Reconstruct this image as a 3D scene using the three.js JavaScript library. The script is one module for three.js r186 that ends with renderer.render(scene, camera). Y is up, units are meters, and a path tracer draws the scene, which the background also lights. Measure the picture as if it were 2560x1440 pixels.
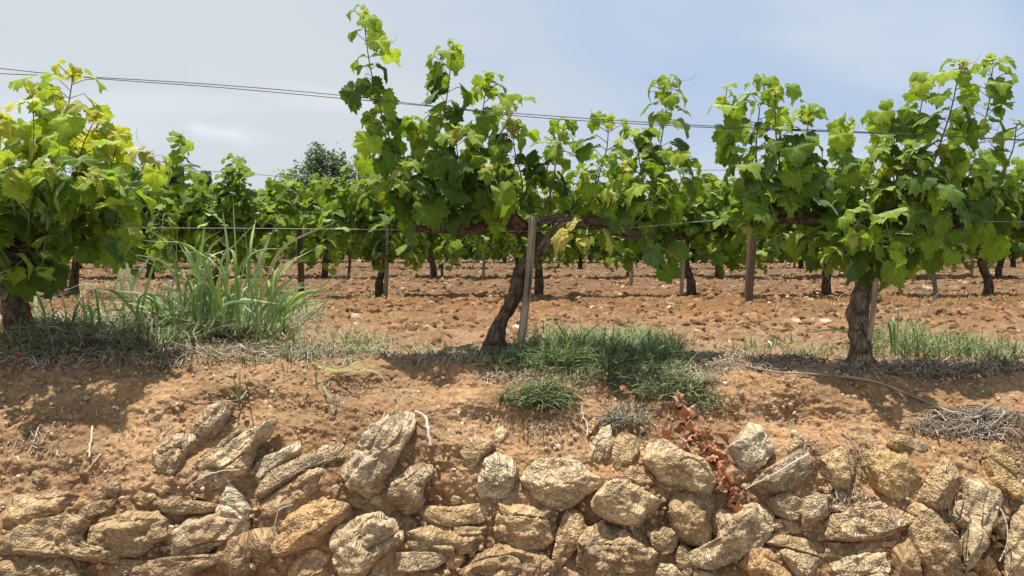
import * as THREE from 'three';
import { mergeGeometries, mergeVertices } from 'three/addons/utils/BufferGeometryUtils.js';

// ---------------------------------------------------------------- camera, sky, sun, exposure
const scene = new THREE.Scene();
const F = 1862, EYE = 0.404, PITCH = Math.atan(120 / F);          // photograph: 2560 x 1440 px, horizon at row 600
const camera = new THREE.PerspectiveCamera(2 * Math.atan(720 / F) * 180 / Math.PI, 16 / 9, 0.05, 6000);
camera.position.set(0, EYE, 0);
camera.rotation.x = -PITCH;
const renderer = new THREE.WebGLRenderer({ antialias: true });
renderer.toneMapping = THREE.LinearToneMapping;
renderer.toneMappingExposure = 1.5;
renderer.shadowMap.enabled = true;
const SUN_DIR = new THREE.Vector3(-0.13, 0.96, -0.10).normalize();
const sun = new THREE.DirectionalLight(new THREE.Color(1.0, 0.95, 0.86), 5.0);
sun.name = 'sun';
sun.position.copy(SUN_DIR).multiplyScalar(30); sun.position.z -= 4;
sun.target.position.set(0, 0, -4); scene.add(sun.target);
sun.castShadow = true; sun.shadow.radius = 1.2; sun.shadow.mapSize.set(2048, 2048);
Object.assign(sun.shadow.camera, { left: -12, right: 12, top: 12, bottom: -12, near: 1, far: 80 });
scene.add(sun);

// ---------------------------------------------------------------- noise and random numbers
function rng(seed) { let a = seed >>> 0; return () => { a = (a + 0x6d2b79f5) | 0; let t = Math.imul(a ^ (a >>> 15), 1 | a); t = (t + Math.imul(t ^ (t >>> 7), 61 | t)) ^ t; return ((t ^ (t >>> 14)) >>> 0) / 4294967296; }; }
const clamp = (x, a = 0, b = 1) => Math.min(b, Math.max(a, x));
const lerp = (a, b, t) => a + (b - a) * t;
const sstep = (a, b, x) => { const t = clamp((x - a) / (b - a)); return t * t * (3 - 2 * t); };
function hash3(x, y, z) { let h = Math.imul(x, 374761393) ^ Math.imul(y, 668265263) ^ Math.imul(z, 1440662683); h = Math.imul(h ^ (h >>> 13), 1274126177); h = Math.imul(h ^ (h >>> 15), 0x2c1b3c6d); return ((h ^ (h >>> 16)) >>> 0) / 2147483648 - 1; }
function vnoise(x, y, z) {
  const X = Math.floor(x), Y = Math.floor(y), Z = Math.floor(z); let u = x - X, v = y - Y, w = z - Z;
  u = u * u * (3 - 2 * u); v = v * v * (3 - 2 * v); w = w * w * (3 - 2 * w);
  const a = lerp(hash3(X, Y, Z), hash3(X + 1, Y, Z), u), b = lerp(hash3(X, Y + 1, Z), hash3(X + 1, Y + 1, Z), u);
  const c = lerp(hash3(X, Y, Z + 1), hash3(X + 1, Y, Z + 1), u), d = lerp(hash3(X, Y + 1, Z + 1), hash3(X + 1, Y + 1, Z + 1), u);
  return lerp(lerp(a, b, v), lerp(c, d, v), w);
}
function fbm(x, y, z, o = 4) { let s = 0, a = 0.5; for (let i = 0; i < o; i++) { s += a * vnoise(x, y, z); x = x * 2.03 + 7.1; y = y * 2.03 + 3.7; z = z * 2.03 + 1.3; a *= 0.5; } return s; }
const billow = (x, y, z, o = 3) => { let s = 0, a = 0.5; for (let i = 0; i < o; i++) { s += a * Math.abs(vnoise(x, y, z)); x *= 2.1; y *= 2.1; z *= 2.1; a *= 0.5; } return s; };
// tiling noise for textures
function tnoise(x, y, per, seed) {
  const X = Math.floor(x), Y = Math.floor(y); let u = x - X, v = y - Y; u = u * u * (3 - 2 * u); v = v * v * (3 - 2 * v);
  const m = (k) => ((k % per) + per) % per;
  return lerp(lerp(hash3(m(X), m(Y), seed), hash3(m(X + 1), m(Y), seed), u), lerp(hash3(m(X), m(Y + 1), seed), hash3(m(X + 1), m(Y + 1), seed), u), v);
}
function tfbm(u, v, per, o, seed) { let s = 0, a = 0.5; for (let i = 0; i < o; i++) { s += a * tnoise(u * per, v * per, per, seed + i); per *= 2; a *= 0.55; } return s; }

// ---------------------------------------------------------------- sky: thin high cloud, air
(function () {
  const W = 1024, Hh = 512, data = new Float32Array(W * Hh * 4);
  const L = (r, g, b) => [r, g, b];
  const blueLow = L(0.53, 0.645, 0.82), blueHigh = L(0.41, 0.545, 0.775), veil = L(0.64, 0.69, 0.735), white = L(0.80, 0.85, 0.89), hor = L(0.69, 0.75, 0.815);
  for (let j = 0; j < Hh; j++) {
    const el = ((j + 0.5) / Hh - 0.5) * Math.PI, ye = Math.sin(el);
    for (let i = 0; i < W; i++) {
      const az = ((i + 0.5) / W - 0.5) * 2 * Math.PI, ce = Math.cos(el), x = Math.cos(az) * ce, z = Math.sin(az) * ce;
      const up = Math.max(0, ye), t = Math.pow(clamp(up / 0.9), 0.55);
      // cloud plane coordinates, streaks stretched sideways
      const k = 1 / (up + 0.16), cx = x * k, cz = z * k;
      const wide = 0.8 * fbm(cx * 0.42 + 3.1, cz * 0.42 + 1.7, 0.5, 3);
      const fine = fbm(cx * 1.3 + cz * 0.3, cz * 1.7 + fbm(cx, cz, 9, 2) * 0.7, 4.2, 5);
      const side = 0.5 - 0.5 * Math.sin(Math.atan2(x, -z) * 1.0 + 0.05);      // a bank of veil cloud fills one half of the sky
      const m = sstep(0.27, 0.60, side + wide * 0.35 + fine * 0.22);
      const wh = sstep(0.05, 0.5, fine + 0.25 * wide + 0.22 * up) * m;
      const wisp = sstep(0.08, 0.5, fine + wide * 0.4) * (1 - m) * 0.35;
      for (let c = 0; c < 3; c++) {
        let s = lerp(blueLow[c], blueHigh[c], t);
        s = lerp(hor[c], s, sstep(0, 0.16, up));
        let v = lerp(veil[c], white[c], 0.25 + 0.5 * wh);
        v = lerp(lerp(hor[c], veil[c], 0.5), v, sstep(0, 0.13, up));
        s = lerp(s, v, m * 0.92); s = lerp(s, white[c], wisp);
        // small low lens-shaped cloud
        const daz = Math.atan2(x, -z) + 0.372, de = el - 0.130, nn = fbm(az * 60, el * 160, 2, 3);
        const g = Math.exp(-((daz / 0.036) ** 2) - ((de - 0.004 + daz * 0.08) / 0.0075) ** 2) + 0.45 * Math.exp(-(((daz - 0.03) / 0.05) ** 2) - ((de + 0.006) / 0.009) ** 2);
        s = lerp(s, white[c] * 1.12, clamp(g * (0.8 + nn)) * 0.75);
        data[(j * W + i) * 4 + c] = s * 0.665;
      }
      data[(j * W + i) * 4 + 3] = 1;
    }
  }
  const tex = new THREE.DataTexture(data, W, Hh, THREE.RGBAFormat, THREE.FloatType);
  tex.mapping = THREE.EquirectangularReflectionMapping; tex.magFilter = THREE.LinearFilter; tex.minFilter = THREE.LinearFilter; tex.needsUpdate = true;
  scene.background = tex; scene.environment = tex;
})();

// ---------------------------------------------------------------- helpers
const V = (x, y, z) => new THREE.Vector3(x, y, z);
function at(px, py, D) {                                           // the point on the sight line of a pixel that lies D metres ahead
  const cx = (px - 1280) / F, cy = (720 - py) / F, c = Math.cos(PITCH), s = Math.sin(PITCH), y = cy * c - s, z = c + cy * s, k = D / z;
  return V(cx * k, EYE + y * k, -D);
}
function project(p) { const y = p.y - EYE, c = Math.cos(PITCH), s = Math.sin(PITCH), D = -p.z, zc = D * c - y * s, yc = y * c + D * s; return [1280 + F * p.x / zc, 720 - F * yc / zc]; }
const used = {};
function named(n) { const k = used[n] = (used[n] ?? -1) + 1; return k ? n + '_' + String(k).padStart(3, '0') : n; }
function tag(o, label, category, group, kind) { o.userData.label = label; if (category) o.userData.category = category; if (group) o.userData.group = group; if (kind) o.userData.kind = kind; return o; }
function thing(name, pos, label, category, group) { const g = new THREE.Group(); g.name = named(name); g.position.copy(pos); scene.add(g); return tag(g, label, category, group); }
function part(name, geo, mat, parent) { const m = new THREE.Mesh(geo, mat); m.name = name; m.castShadow = m.receiveShadow = true; parent.add(m); return m; }
function solo(name, geo, mat, label, category, group, kind) { const m = part(named(name), geo, mat, scene); return tag(m, label, category, group, kind); }

class Build {                                                       // collects triangles with colours, then one geometry
  constructor() { this.p = []; this.n = []; this.c = []; this.u = []; this.i = []; }
  get count() { return this.p.length / 3; }
  vert(x, y, z, col = [1, 1, 1], u = 0, v = 0) { this.p.push(x, y, z); this.c.push(col[0], col[1], col[2]); this.u.push(u, v); return this.p.length / 3 - 1; }
  ribbon(pts, w, side, col, fold = 0.25) {                          // grass blade: pts Vector3[], w(t) half width, side Vector3
    const a = this.count, n = pts.length;
    for (let i = 0; i < n; i++) {
      const t = i / (n - 1), p = pts[i], h = w(t);
      const T = pts[Math.min(n - 1, i + 1)].clone().sub(pts[Math.max(0, i - 1)]), N = T.cross(side).normalize();
      const cc = typeof col === 'function' ? col(t) : col;
      this.vert(p.x - side.x * h, p.y - side.y * h, p.z - side.z * h, cc, 0, t);
      this.vert(p.x - N.x * h * fold, p.y - N.y * h * fold, p.z - N.z * h * fold, cc, 0.5, t);
      this.vert(p.x + side.x * h, p.y + side.y * h, p.z + side.z * h, cc, 1, t);
    }
    for (let i = 0; i < n - 1; i++) for (let k = 0; k < 2; k++) { const q = a + i * 3 + k; this.i.push(q, q + 1, q + 3, q + 1, q + 4, q + 3); }
  }
  tube(pts, rad, sides, col) {
    const a = this.count, n = pts.length;
    for (let i = 0; i < n; i++) {
      const T = pts[Math.min(n - 1, i + 1)].clone().sub(pts[Math.max(0, i - 1)]).normalize(), A = Math.abs(T.y) > 0.9 ? V(1, 0, 0) : V(0, 1, 0), U = A.cross(T).normalize(), W = T.clone().cross(U), r = rad(i / (n - 1)), cc = typeof col === 'function' ? col(i / (n - 1)) : col;
      for (let k = 0; k < sides; k++) { const f = k / sides * 6.2832, c = Math.cos(f) * r, s = Math.sin(f) * r; this.vert(pts[i].x + U.x * c + W.x * s, pts[i].y + U.y * c + W.y * s, pts[i].z + U.z * c + W.z * s, cc, k / sides, i / n); }
    }
    for (let i = 0; i < n - 1; i++) for (let k = 0; k < sides; k++) { const q = a + i * sides + k, r = a + i * sides + (k + 1) % sides; this.i.push(q, r, q + sides, r, r + sides, q + sides); }
  }
  geo() {
    const g = new THREE.BufferGeometry();
    g.setAttribute('position', new THREE.Float32BufferAttribute(this.p, 3)); g.setAttribute('color', new THREE.Float32BufferAttribute(this.c, 3)); g.setAttribute('uv', new THREE.Float32BufferAttribute(this.u, 2));
    g.setIndex(this.i); g.computeVertexNormals(); return g;
  }
}
function curvePts(pts, n) { return new THREE.CatmullRomCurve3(pts, false, 'centripetal').getPoints(n); }
// a barked or weathered limb swept along a curve; radius by station, ridges along the grain
function limb(pts, radii, { seg = 40, sides = 18, ridge = 0.18, knots = 0.2, seed = 1, len = 14, grain = 7, twist = 1.5 } = {}) {
  const cp = new THREE.CatmullRomCurve3(pts, false, 'centripetal'), P = cp.getSpacedPoints(seg), b = new Build(), L = cp.getLength();
  let U = V(1, 0, 0.01);
  for (let i = 0; i <= seg; i++) {
    const t = i / seg, T = P[Math.min(seg, i + 1)].clone().sub(P[Math.max(0, i - 1)]).normalize(); U.sub(T.clone().multiplyScalar(U.dot(T))).normalize(); const W = T.clone().cross(U);
    const f = t * (radii.length - 1), k = Math.min(radii.length - 2, Math.floor(f)), r0 = lerp(radii[k], radii[k + 1], f - k), s = t * L;
    for (let q = 0; q <= sides; q++) {
      const a = q % sides / sides * 6.28318, aa = a + s * twist * 3;
      const rd = Math.abs(vnoise(Math.cos(aa) * grain * 0.5 + seed, Math.sin(aa) * grain * 0.5, s * len)) + 0.5 * Math.abs(vnoise(Math.cos(aa) * grain + seed, Math.sin(aa) * grain, s * len * 1.7 + 5));
      const kn = vnoise(Math.cos(a) * 0.9 + seed * 3.3, Math.sin(a) * 0.9, s * 11 + seed);
      const r = r0 * (1 + ridge * (rd * 1.6 - 0.6) + knots * kn), c = Math.cos(a) * r, d = Math.sin(a) * r;
      b.vert(P[i].x + U.x * c + W.x * d, P[i].y + U.y * c + W.y * d, P[i].z + U.z * c + W.z * d, [1, 1, 1], q / sides * 2, s * 8);
    }
  }
  const st = sides + 1;
  for (let i = 0; i < seg; i++) for (let q = 0; q < sides; q++) { const a = i * st + q; b.i.push(a, a + 1, a + st, a + 1, a + st + 1, a + st); }
  for (const [row, flip] of [[0, 1], [seg, 0]]) { const c = b.vert(P[row].x, P[row].y, P[row].z, [1, 1, 1], 0.5, 0); for (let q = 0; q < sides; q++) { const a = row * st + q; flip ? b.i.push(c, a + 1, a) : b.i.push(c, a, a + 1); } }
  return b.geo();
}

// ---------------------------------------------------------------- textures
function tex(w, h, fn, srgb, wrap = true) {
  const d = new Uint8Array(w * h * 4), out = [0, 0, 0];
  for (let j = 0; j < h; j++) for (let i = 0; i < w; i++) { fn((i + 0.5) / w, (j + 0.5) / h, out); const o = (j * w + i) * 4; for (let c = 0; c < 3; c++) d[o + c] = clamp(out[c]) * 255; d[o + 3] = 255; }
  const t = new THREE.DataTexture(d, w, h); t.magFilter = THREE.LinearFilter; t.minFilter = THREE.LinearMipmapLinearFilter; t.generateMipmaps = true;
  if (wrap) t.wrapS = t.wrapT = THREE.RepeatWrapping; if (srgb) t.colorSpace = THREE.SRGBColorSpace; t.needsUpdate = true; return t;
}
const soilMap = tex(512, 512, (u, v, o) => {                      // red-brown clay earth with pale grit
  const a = tfbm(u, v, 6, 6, 11), b = tfbm(u, v, 90, 3, 31), g = tnoise(u * 150, v * 150, 150, 77), g2 = tnoise(u * 260, v * 260, 260, 78);
  let k = 0.86 + 0.16 * a + 0.2 * b; const grit = sstep(0.72, 0.92, g) * 0.55 + sstep(0.75, 0.95, g2) * 0.35, hue = 0.05 * tfbm(u, v, 9, 3, 51);
  o[0] = k * 0.93 + grit * 0.3; o[1] = k * (0.86 + hue) + grit * 0.42; o[2] = k * (0.78 + hue * 1.6) + grit * 0.55;
}, true);
const soilBump = tex(512, 512, (u, v, o) => { const c = 0.5 + 0.35 * (1 - 2 * Math.abs(tfbm(u, v, 34, 3, 5))) * 0.6 + 0.3 * tfbm(u, v, 110, 3, 17); o[0] = o[1] = o[2] = c; }, false);
const stoneBump = tex(512, 512, (u, v, o) => {                     // pitted, layered limestone
  const lay = tfbm(u + 0.06 * tfbm(u, v, 5, 3, 3), v, 7, 5, 21), pit = sstep(0.12, 0.45, tfbm(u, v, 36, 3, 41)), pit2 = sstep(0.2, 0.55, tfbm(u, v, 80, 2, 43)), f = tfbm(u, v, 120, 2, 61);
  o[0] = o[1] = o[2] = 0.60 + 0.42 * lay - 0.36 * pit - 0.26 * pit2 + 0.30 * f;
}, false);
const stoneMap = tex(512, 512, (u, v, o) => {
  const a = tfbm(u, v, 10, 5, 91), b = tfbm(u, v, 70, 3, 95), dark = 0.45 * sstep(0.16, 0.42, tfbm(u, v, 26, 4, 97)), pale = sstep(0.12, 0.4, tfbm(u, v, 40, 3, 99));
  const k = 0.82 + 0.12 * a + 0.16 * b - 0.3 * dark + 0.18 * pale; o[0] = k; o[1] = k * (0.985 + 0.02 * dark); o[2] = k * (0.95 + 0.08 * dark + 0.03 * pale);
}, true);
const barkMap = tex(256, 512, (u, v, o) => { const w = 0.05 * tfbm(u, v, 4, 3, 6), s = Math.abs(tnoise((u + w) * 22, v * 5, 22, 3)) * 0.9 + 0.5 * Math.abs(tnoise((u + w) * 44, v * 11, 44, 5)), p = tfbm(u, v, 6, 4, 9); const k = 0.5 + 0.45 * s + 0.35 * p; o[0] = k; o[1] = k * 0.95; o[2] = k * 0.88; }, true);
const barkBump = tex(256, 512, (u, v, o) => { const w = 0.05 * tfbm(u, v, 4, 3, 6), s = Math.abs(tnoise((u + w) * 22, v * 5, 22, 3)) + 0.5 * Math.abs(tnoise((u + w) * 44, v * 11, 44, 5)); o[0] = o[1] = o[2] = s * 0.8; }, false);
const woodMap = tex(128, 1024, (u, v, o) => { const w = 0.02 * tfbm(u, v, 4, 3, 6), s = tnoise((u + w) * 30, v * 3, 30, 13) * 0.5 + tnoise((u + w) * 60, v * 8, 60, 15) * 0.35, p = tfbm(u, v, 4, 4, 19), cr = sstep(0.6, 0.8, tnoise((u + w) * 16, v * 2, 16, 23)); const k = 0.78 + 0.2 * s + 0.25 * p - 0.4 * cr; o[0] = k; o[1] = k * 0.95; o[2] = k * 0.88; }, true);
const LOBES = [[0, 1], [0.96, 0.86], [1.95, 0.66], [-0.96, 0.86], [-1.95, 0.66]];
const leafMap = tex(256, 256, (u, v, o) => {                         // blade with pale veins and slight mottling
  const x = (u - 0.5) * 2.1, y = (v - 0.36) * 2.1; let vein = 0;
  for (const [a, l] of LOBES) {
    const dx = Math.sin(a), dy = Math.cos(a), s = x * dx + y * dy, d = Math.abs(x * dy - y * dx);
    if (s > 0 && s < l) {
      vein = Math.max(vein, sstep(0.022 * (1 - 0.6 * s / l) + 0.006, 0.004, d));
      const q = ((s - d * 0.9) / 0.13); const fr = Math.abs(q - Math.round(q)); if (d < 0.3 * l && s - d * 0.9 > 0.08) vein = Math.max(vein, 0.55 * sstep(0.085, 0.02, fr));
    }
  }
  const n = tfbm(u, v, 12, 4, 71), n2 = tfbm(u, v, 50, 2, 73), k = 0.84 + 0.14 * n + 0.1 * n2 + 0.14 * vein; o[0] = k + 0.05 * vein; o[1] = k; o[2] = k - 0.02 + 0.05 * vein;
}, true, false);

// ---------------------------------------------------------------- materials
const RGB = (r, g, b) => new THREE.Color().setRGB(r, g, b);
const std = (c, o = {}) => new THREE.MeshStandardMaterial({ color: c, roughness: 0.95, side: THREE.DoubleSide, ...o });
const soilMat = std(RGB(1, 1, 1), { map: soilMap, bumpMap: soilBump, bumpScale: 0.012, vertexColors: true, roughness: 1 });
const stoneMat = std(RGB(1, 1, 1), { map: stoneMap, bumpMap: stoneBump, bumpScale: 0.009, vertexColors: true, roughness: 0.95 });
const stoneMats = [0.009, 0.012, 0.016].map((k) => { const m = stoneMat.clone(); m.bumpScale = k; return m; });
const barkMat = std(RGB(0.20, 0.145, 0.10), { map: barkMap, bumpMap: barkBump, bumpScale: 0.006 });
const barkPale = std(RGB(0.30, 0.245, 0.19), { map: barkMap, bumpMap: barkBump, bumpScale: 0.006 });
const barkRed = std(RGB(0.19, 0.115, 0.08), { map: barkMap, bumpMap: barkBump, bumpScale: 0.004 });
const woodMat = std(RGB(0.44, 0.385, 0.315), { map: woodMap, roughness: 0.9 });
const woodBrown = std(RGB(0.21, 0.155, 0.11), { map: woodMap, roughness: 0.9 });
const wireMat = std(RGB(0.10, 0.095, 0.09), { roughness: 0.55, metalness: 0.4 });
const wireBright = std(RGB(0.30, 0.30, 0.29), { roughness: 0.6, metalness: 0.3 });
const caneGreen = std(RGB(0.17, 0.19, 0.05), { roughness: 0.6 });
const caneBrown = std(RGB(0.16, 0.09, 0.045), { roughness: 0.7 });
const leafMatOf = (r, g, b, t = 0.5) => new THREE.MeshPhysicalMaterial({ color: RGB(r, g, b), map: leafMap, roughness: 0.9, side: THREE.DoubleSide, transmission: t, thickness: 0, clearcoat: 0.05, clearcoatRoughness: 0.4, ior: 1.35, specularIntensity: 0.6 });
const LEAF = {
  deep: leafMatOf(0.09, 0.17, 0.016, 0.42), mid: leafMatOf(0.18, 0.315, 0.022, 0.52), fresh: leafMatOf(0.31, 0.465, 0.028, 0.55), lime: leafMatOf(0.50, 0.66, 0.045, 0.57),
  yellow: leafMatOf(0.76, 0.77, 0.07, 0.6), gold: leafMatOf(0.84, 0.74, 0.19, 0.52), bronze: leafMatOf(0.55, 0.56, 0.10, 0.55), blue: leafMatOf(0.15, 0.26, 0.075, 0.25),
};
const vertMat = (o = {}) => std(RGB(1, 1, 1), { vertexColors: true, ...o });
const grassMat = new THREE.MeshPhysicalMaterial({ color: RGB(1, 1, 1), vertexColors: true, roughness: 0.8, transmission: 0.3, thickness: 0, side: THREE.DoubleSide, clearcoat: 0.15, clearcoatRoughness: 0.4 });
const strawMat = vertMat({ roughness: 0.9 });
const foliageMat = new THREE.MeshPhysicalMaterial({ color: RGB(1, 1, 1), vertexColors: true, roughness: 0.85, transmission: 0.38, thickness: 0, side: THREE.DoubleSide, clearcoat: 0.15, clearcoatRoughness: 0.45 });

// ---------------------------------------------------------------- the ground: road, bank and vineyard field in one sheet
const PR = { D: [1.70, 1.77, 1.85, 1.925, 2.00, 2.08, 2.165, 2.26, 2.36, 2.48], y: [-1.2, -0.78, -0.53, -0.39, -0.275, -0.18, -0.11, -0.052, -0.015, 0] };
const PL = { D: [1.62, 1.68, 1.75, 1.83, 1.92, 2.02, 2.13, 2.24, 2.36, 2.48], y: [-1.2, -0.78, -0.52, -0.385, -0.275, -0.185, -0.112, -0.052, -0.015, 0] };
const cat = (a, v) => { const i = clamp(Math.floor(v), 0, a.length - 2), t = v - i, g = (k) => a[clamp(k, 0, a.length - 1)], p0 = g(i - 1), p1 = g(i), p2 = g(i + 1), p3 = g(i + 2); return p1 + 0.5 * t * (p2 - p0 + t * (2 * p0 - 5 * p1 + 4 * p2 - p3 + t * (3 * (p1 - p2) + p3 - p0))); };
function fieldY(x, D) {
  const mound = 0.075 * Math.exp(-(((x + 1.75) / 0.75) ** 2)) * sstep(2.28, 2.48, D) * sstep(4.2, 3.0, D);
  const right = -0.022 * sstep(0.6, 1.4, x) * sstep(4, 2.6, D);
  const till = D > 2.6 ? 0.012 * Math.sin((D - 2.6) * 6.2 + vnoise(x, D, 0)) * sstep(2.6, 3.2, D) * sstep(30, 8, D) : 0;
  return mound + right + till + 0.018 * fbm(x * 2.2, D * 2.2, 3, 2) * sstep(2.3, 2.8, D);
}
// v 0..9 climbs the bank from the road to the terrace edge, beyond 9 runs back over the field
function ground(x, v) {
  if (v < 0) return [1.6 + v * 2.2, -1.2];
  if (v <= 9) {
    const l = sstep(-0.72, -1.15, x), w = 0.035 * vnoise(x * 2.6, v * 0.7, 8) + 0.02 * vnoise(x * 6, v * 1.4, 18), D = lerp(cat(PR.D, v), cat(PL.D, v), l), y = lerp(cat(PR.y, v), cat(PL.y, v), l), e = sstep(9, 7, v);
    return [D - w * e, y + w * 0.5 * e + fieldY(x, D) * sstep(7, 9, v)];
  }
  const D = 2.48 * Math.exp((v - 9) * 0.5); return [D, fieldY(x, D)];
}
function hit(px, py) {                                               // where the sight line of a pixel meets the ground
  const on = (v) => { let x = (px - 1280) / F * 2.1, g = ground(x, v); for (let k = 0; k < 2; k++) { x = (px - 1280) / F * (g[0] * 0.998); g = ground(x, v); } return V(x, g[1], -g[0]); };
  let v = 1; while (v < 16 && project(on(v))[1] > py) v += 0.3;
  let lo = v - 0.3, hi = v; for (let i = 0; i < 9; i++) { const m = (lo + hi) / 2; project(on(m))[1] > py ? (lo = m) : (hi = m); }
  return on(hi);
}
const yAt = (x, D) => { if (D >= 2.48) return fieldY(x, D); let a = 0, b = 9; for (let i = 0; i < 20; i++) { const m = (a + b) / 2; ground(x, m)[0] < D ? (a = m) : (b = m); } return ground(x, a)[1]; };
(function () {
  const cols = 600, vs = [];
  for (let v = -5; v < -0.5; v += 0.5) vs.push(v); vs.push(-0.3, -0.1);
  for (let v = 0; v < 2.2; v += 0.06) vs.push(v); for (let v = 2.2; v < 9; v += 0.042) vs.push(v);
  for (let v = 9; v < 13.2; v += 0.0135) vs.push(v); for (let v = 13.2; v < 15.4; v += 0.05) vs.push(v); for (let v = 15.4; v < 24; v += 0.5) vs.push(v);
  const P = [], C = [], U = [], I = []; let arc = 0, prev = null;
  for (const v of vs) {
    const g0 = ground(0.3, v); if (prev) arc += Math.hypot(g0[0] - prev[0], g0[1] - prev[1]); prev = g0;
    const half = Math.max(2.0, g0[0] * 0.92);
    for (let i = 0; i <= cols; i++) {
      const x = (i / cols * 2 - 1) * half, [D, y] = ground(x, v); let px = x, py = y, pz = -D;
      const near = v < 0 ? 0.3 : v < 12.5 ? 1 : 0.6;
      const clod = D > 2.7 ? sstep(2.6, 3.1, D) * (0.55 + 0.6 * sstep(-0.3, 0.4, vnoise(px * 1.1, 3, pz * 2.2))) : 0, slope = v > 0 && v < 8.6 ? 1 : 0.4;
      const b1 = fbm(px * 9, py * 9 + 3, pz * 9, 3), b2 = billow(px * 26, py * 26, pz * 26, 3), b3 = vnoise(px * 95, py * 95, pz * 95);
      const d = near * (0.022 * b1 * slope + 0.02 * clod * b1 + (0.024 + 0.02 * clod) * (0.42 - b2) + 0.0055 * b3);
      const ny = v < 0 || v > 8.5 ? 1 : lerp(0.25, 0.85, clamp((v - 2) / 6)), nz = Math.sqrt(1 - ny * ny);
      const rec = v > 0 && v < 6 ? 0.022 * sstep(4.4, 3.4, v) * sstep(0.25, -0.2, vnoise(px * 5 + 3, py * 7, 4)) * (x < -1.05 ? sstep(3.6, 2.8, v) : 1) : 0; py += (d - rec) * ny; pz += (d - rec) * nz; P.push(px, py, pz);
      // colour of the earth itself: ochre on the bank, redder in the field, greyish dry litter soil along the edge
      const big = fbm(px * 1.7 + 5, py * 1.7, pz * 1.7, 3), spots = vnoise(px * 13, py * 13, pz * 13), edge = v > 8.2 && v < 10 ? sstep(8.2, 8.9, v) * sstep(10, 9.4, v) : 0;
      let r = 0.415 + 0.06 * big, g = 0.288 + 0.05 * big, b = 0.172 + 0.045 * big;
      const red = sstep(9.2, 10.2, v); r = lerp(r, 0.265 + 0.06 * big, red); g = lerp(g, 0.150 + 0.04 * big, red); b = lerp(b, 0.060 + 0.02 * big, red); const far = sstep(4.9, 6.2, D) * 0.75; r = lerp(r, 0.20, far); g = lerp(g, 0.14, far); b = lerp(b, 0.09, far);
      const e2 = edge * (0.5 + 0.4 * spots); r = lerp(r, 0.30, e2); g = lerp(g, 0.215, e2); b = lerp(b, 0.15, e2);
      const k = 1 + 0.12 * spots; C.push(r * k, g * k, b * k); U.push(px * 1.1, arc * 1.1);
    }
  }
  for (let j = 0; j < vs.length - 1; j++) for (let i = 0; i < cols; i++) { const a = j * (cols + 1) + i; I.push(a, a + 1, a + cols + 1, a + 1, a + cols + 2, a + cols + 1); }
  const g = new THREE.BufferGeometry(); g.setAttribute('position', new THREE.Float32BufferAttribute(P, 3)); g.setAttribute('color', new THREE.Float32BufferAttribute(C, 3)); g.setAttribute('uv', new THREE.Float32BufferAttribute(U, 2)); g.setIndex(I); g.computeVertexNormals();
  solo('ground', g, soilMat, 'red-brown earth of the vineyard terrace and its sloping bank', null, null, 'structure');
})();

// ---------------------------------------------------------------- dry-stone retaining wall: outlines read from five enlargements of the photograph
const ZOOM = { a: [0, 1180, 4], b: [380, 1000, 3.273], c: [960, 1040, 3.6], d: [1440, 1040, 3.6], e: [1920, 1040, 3.6] };
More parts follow.
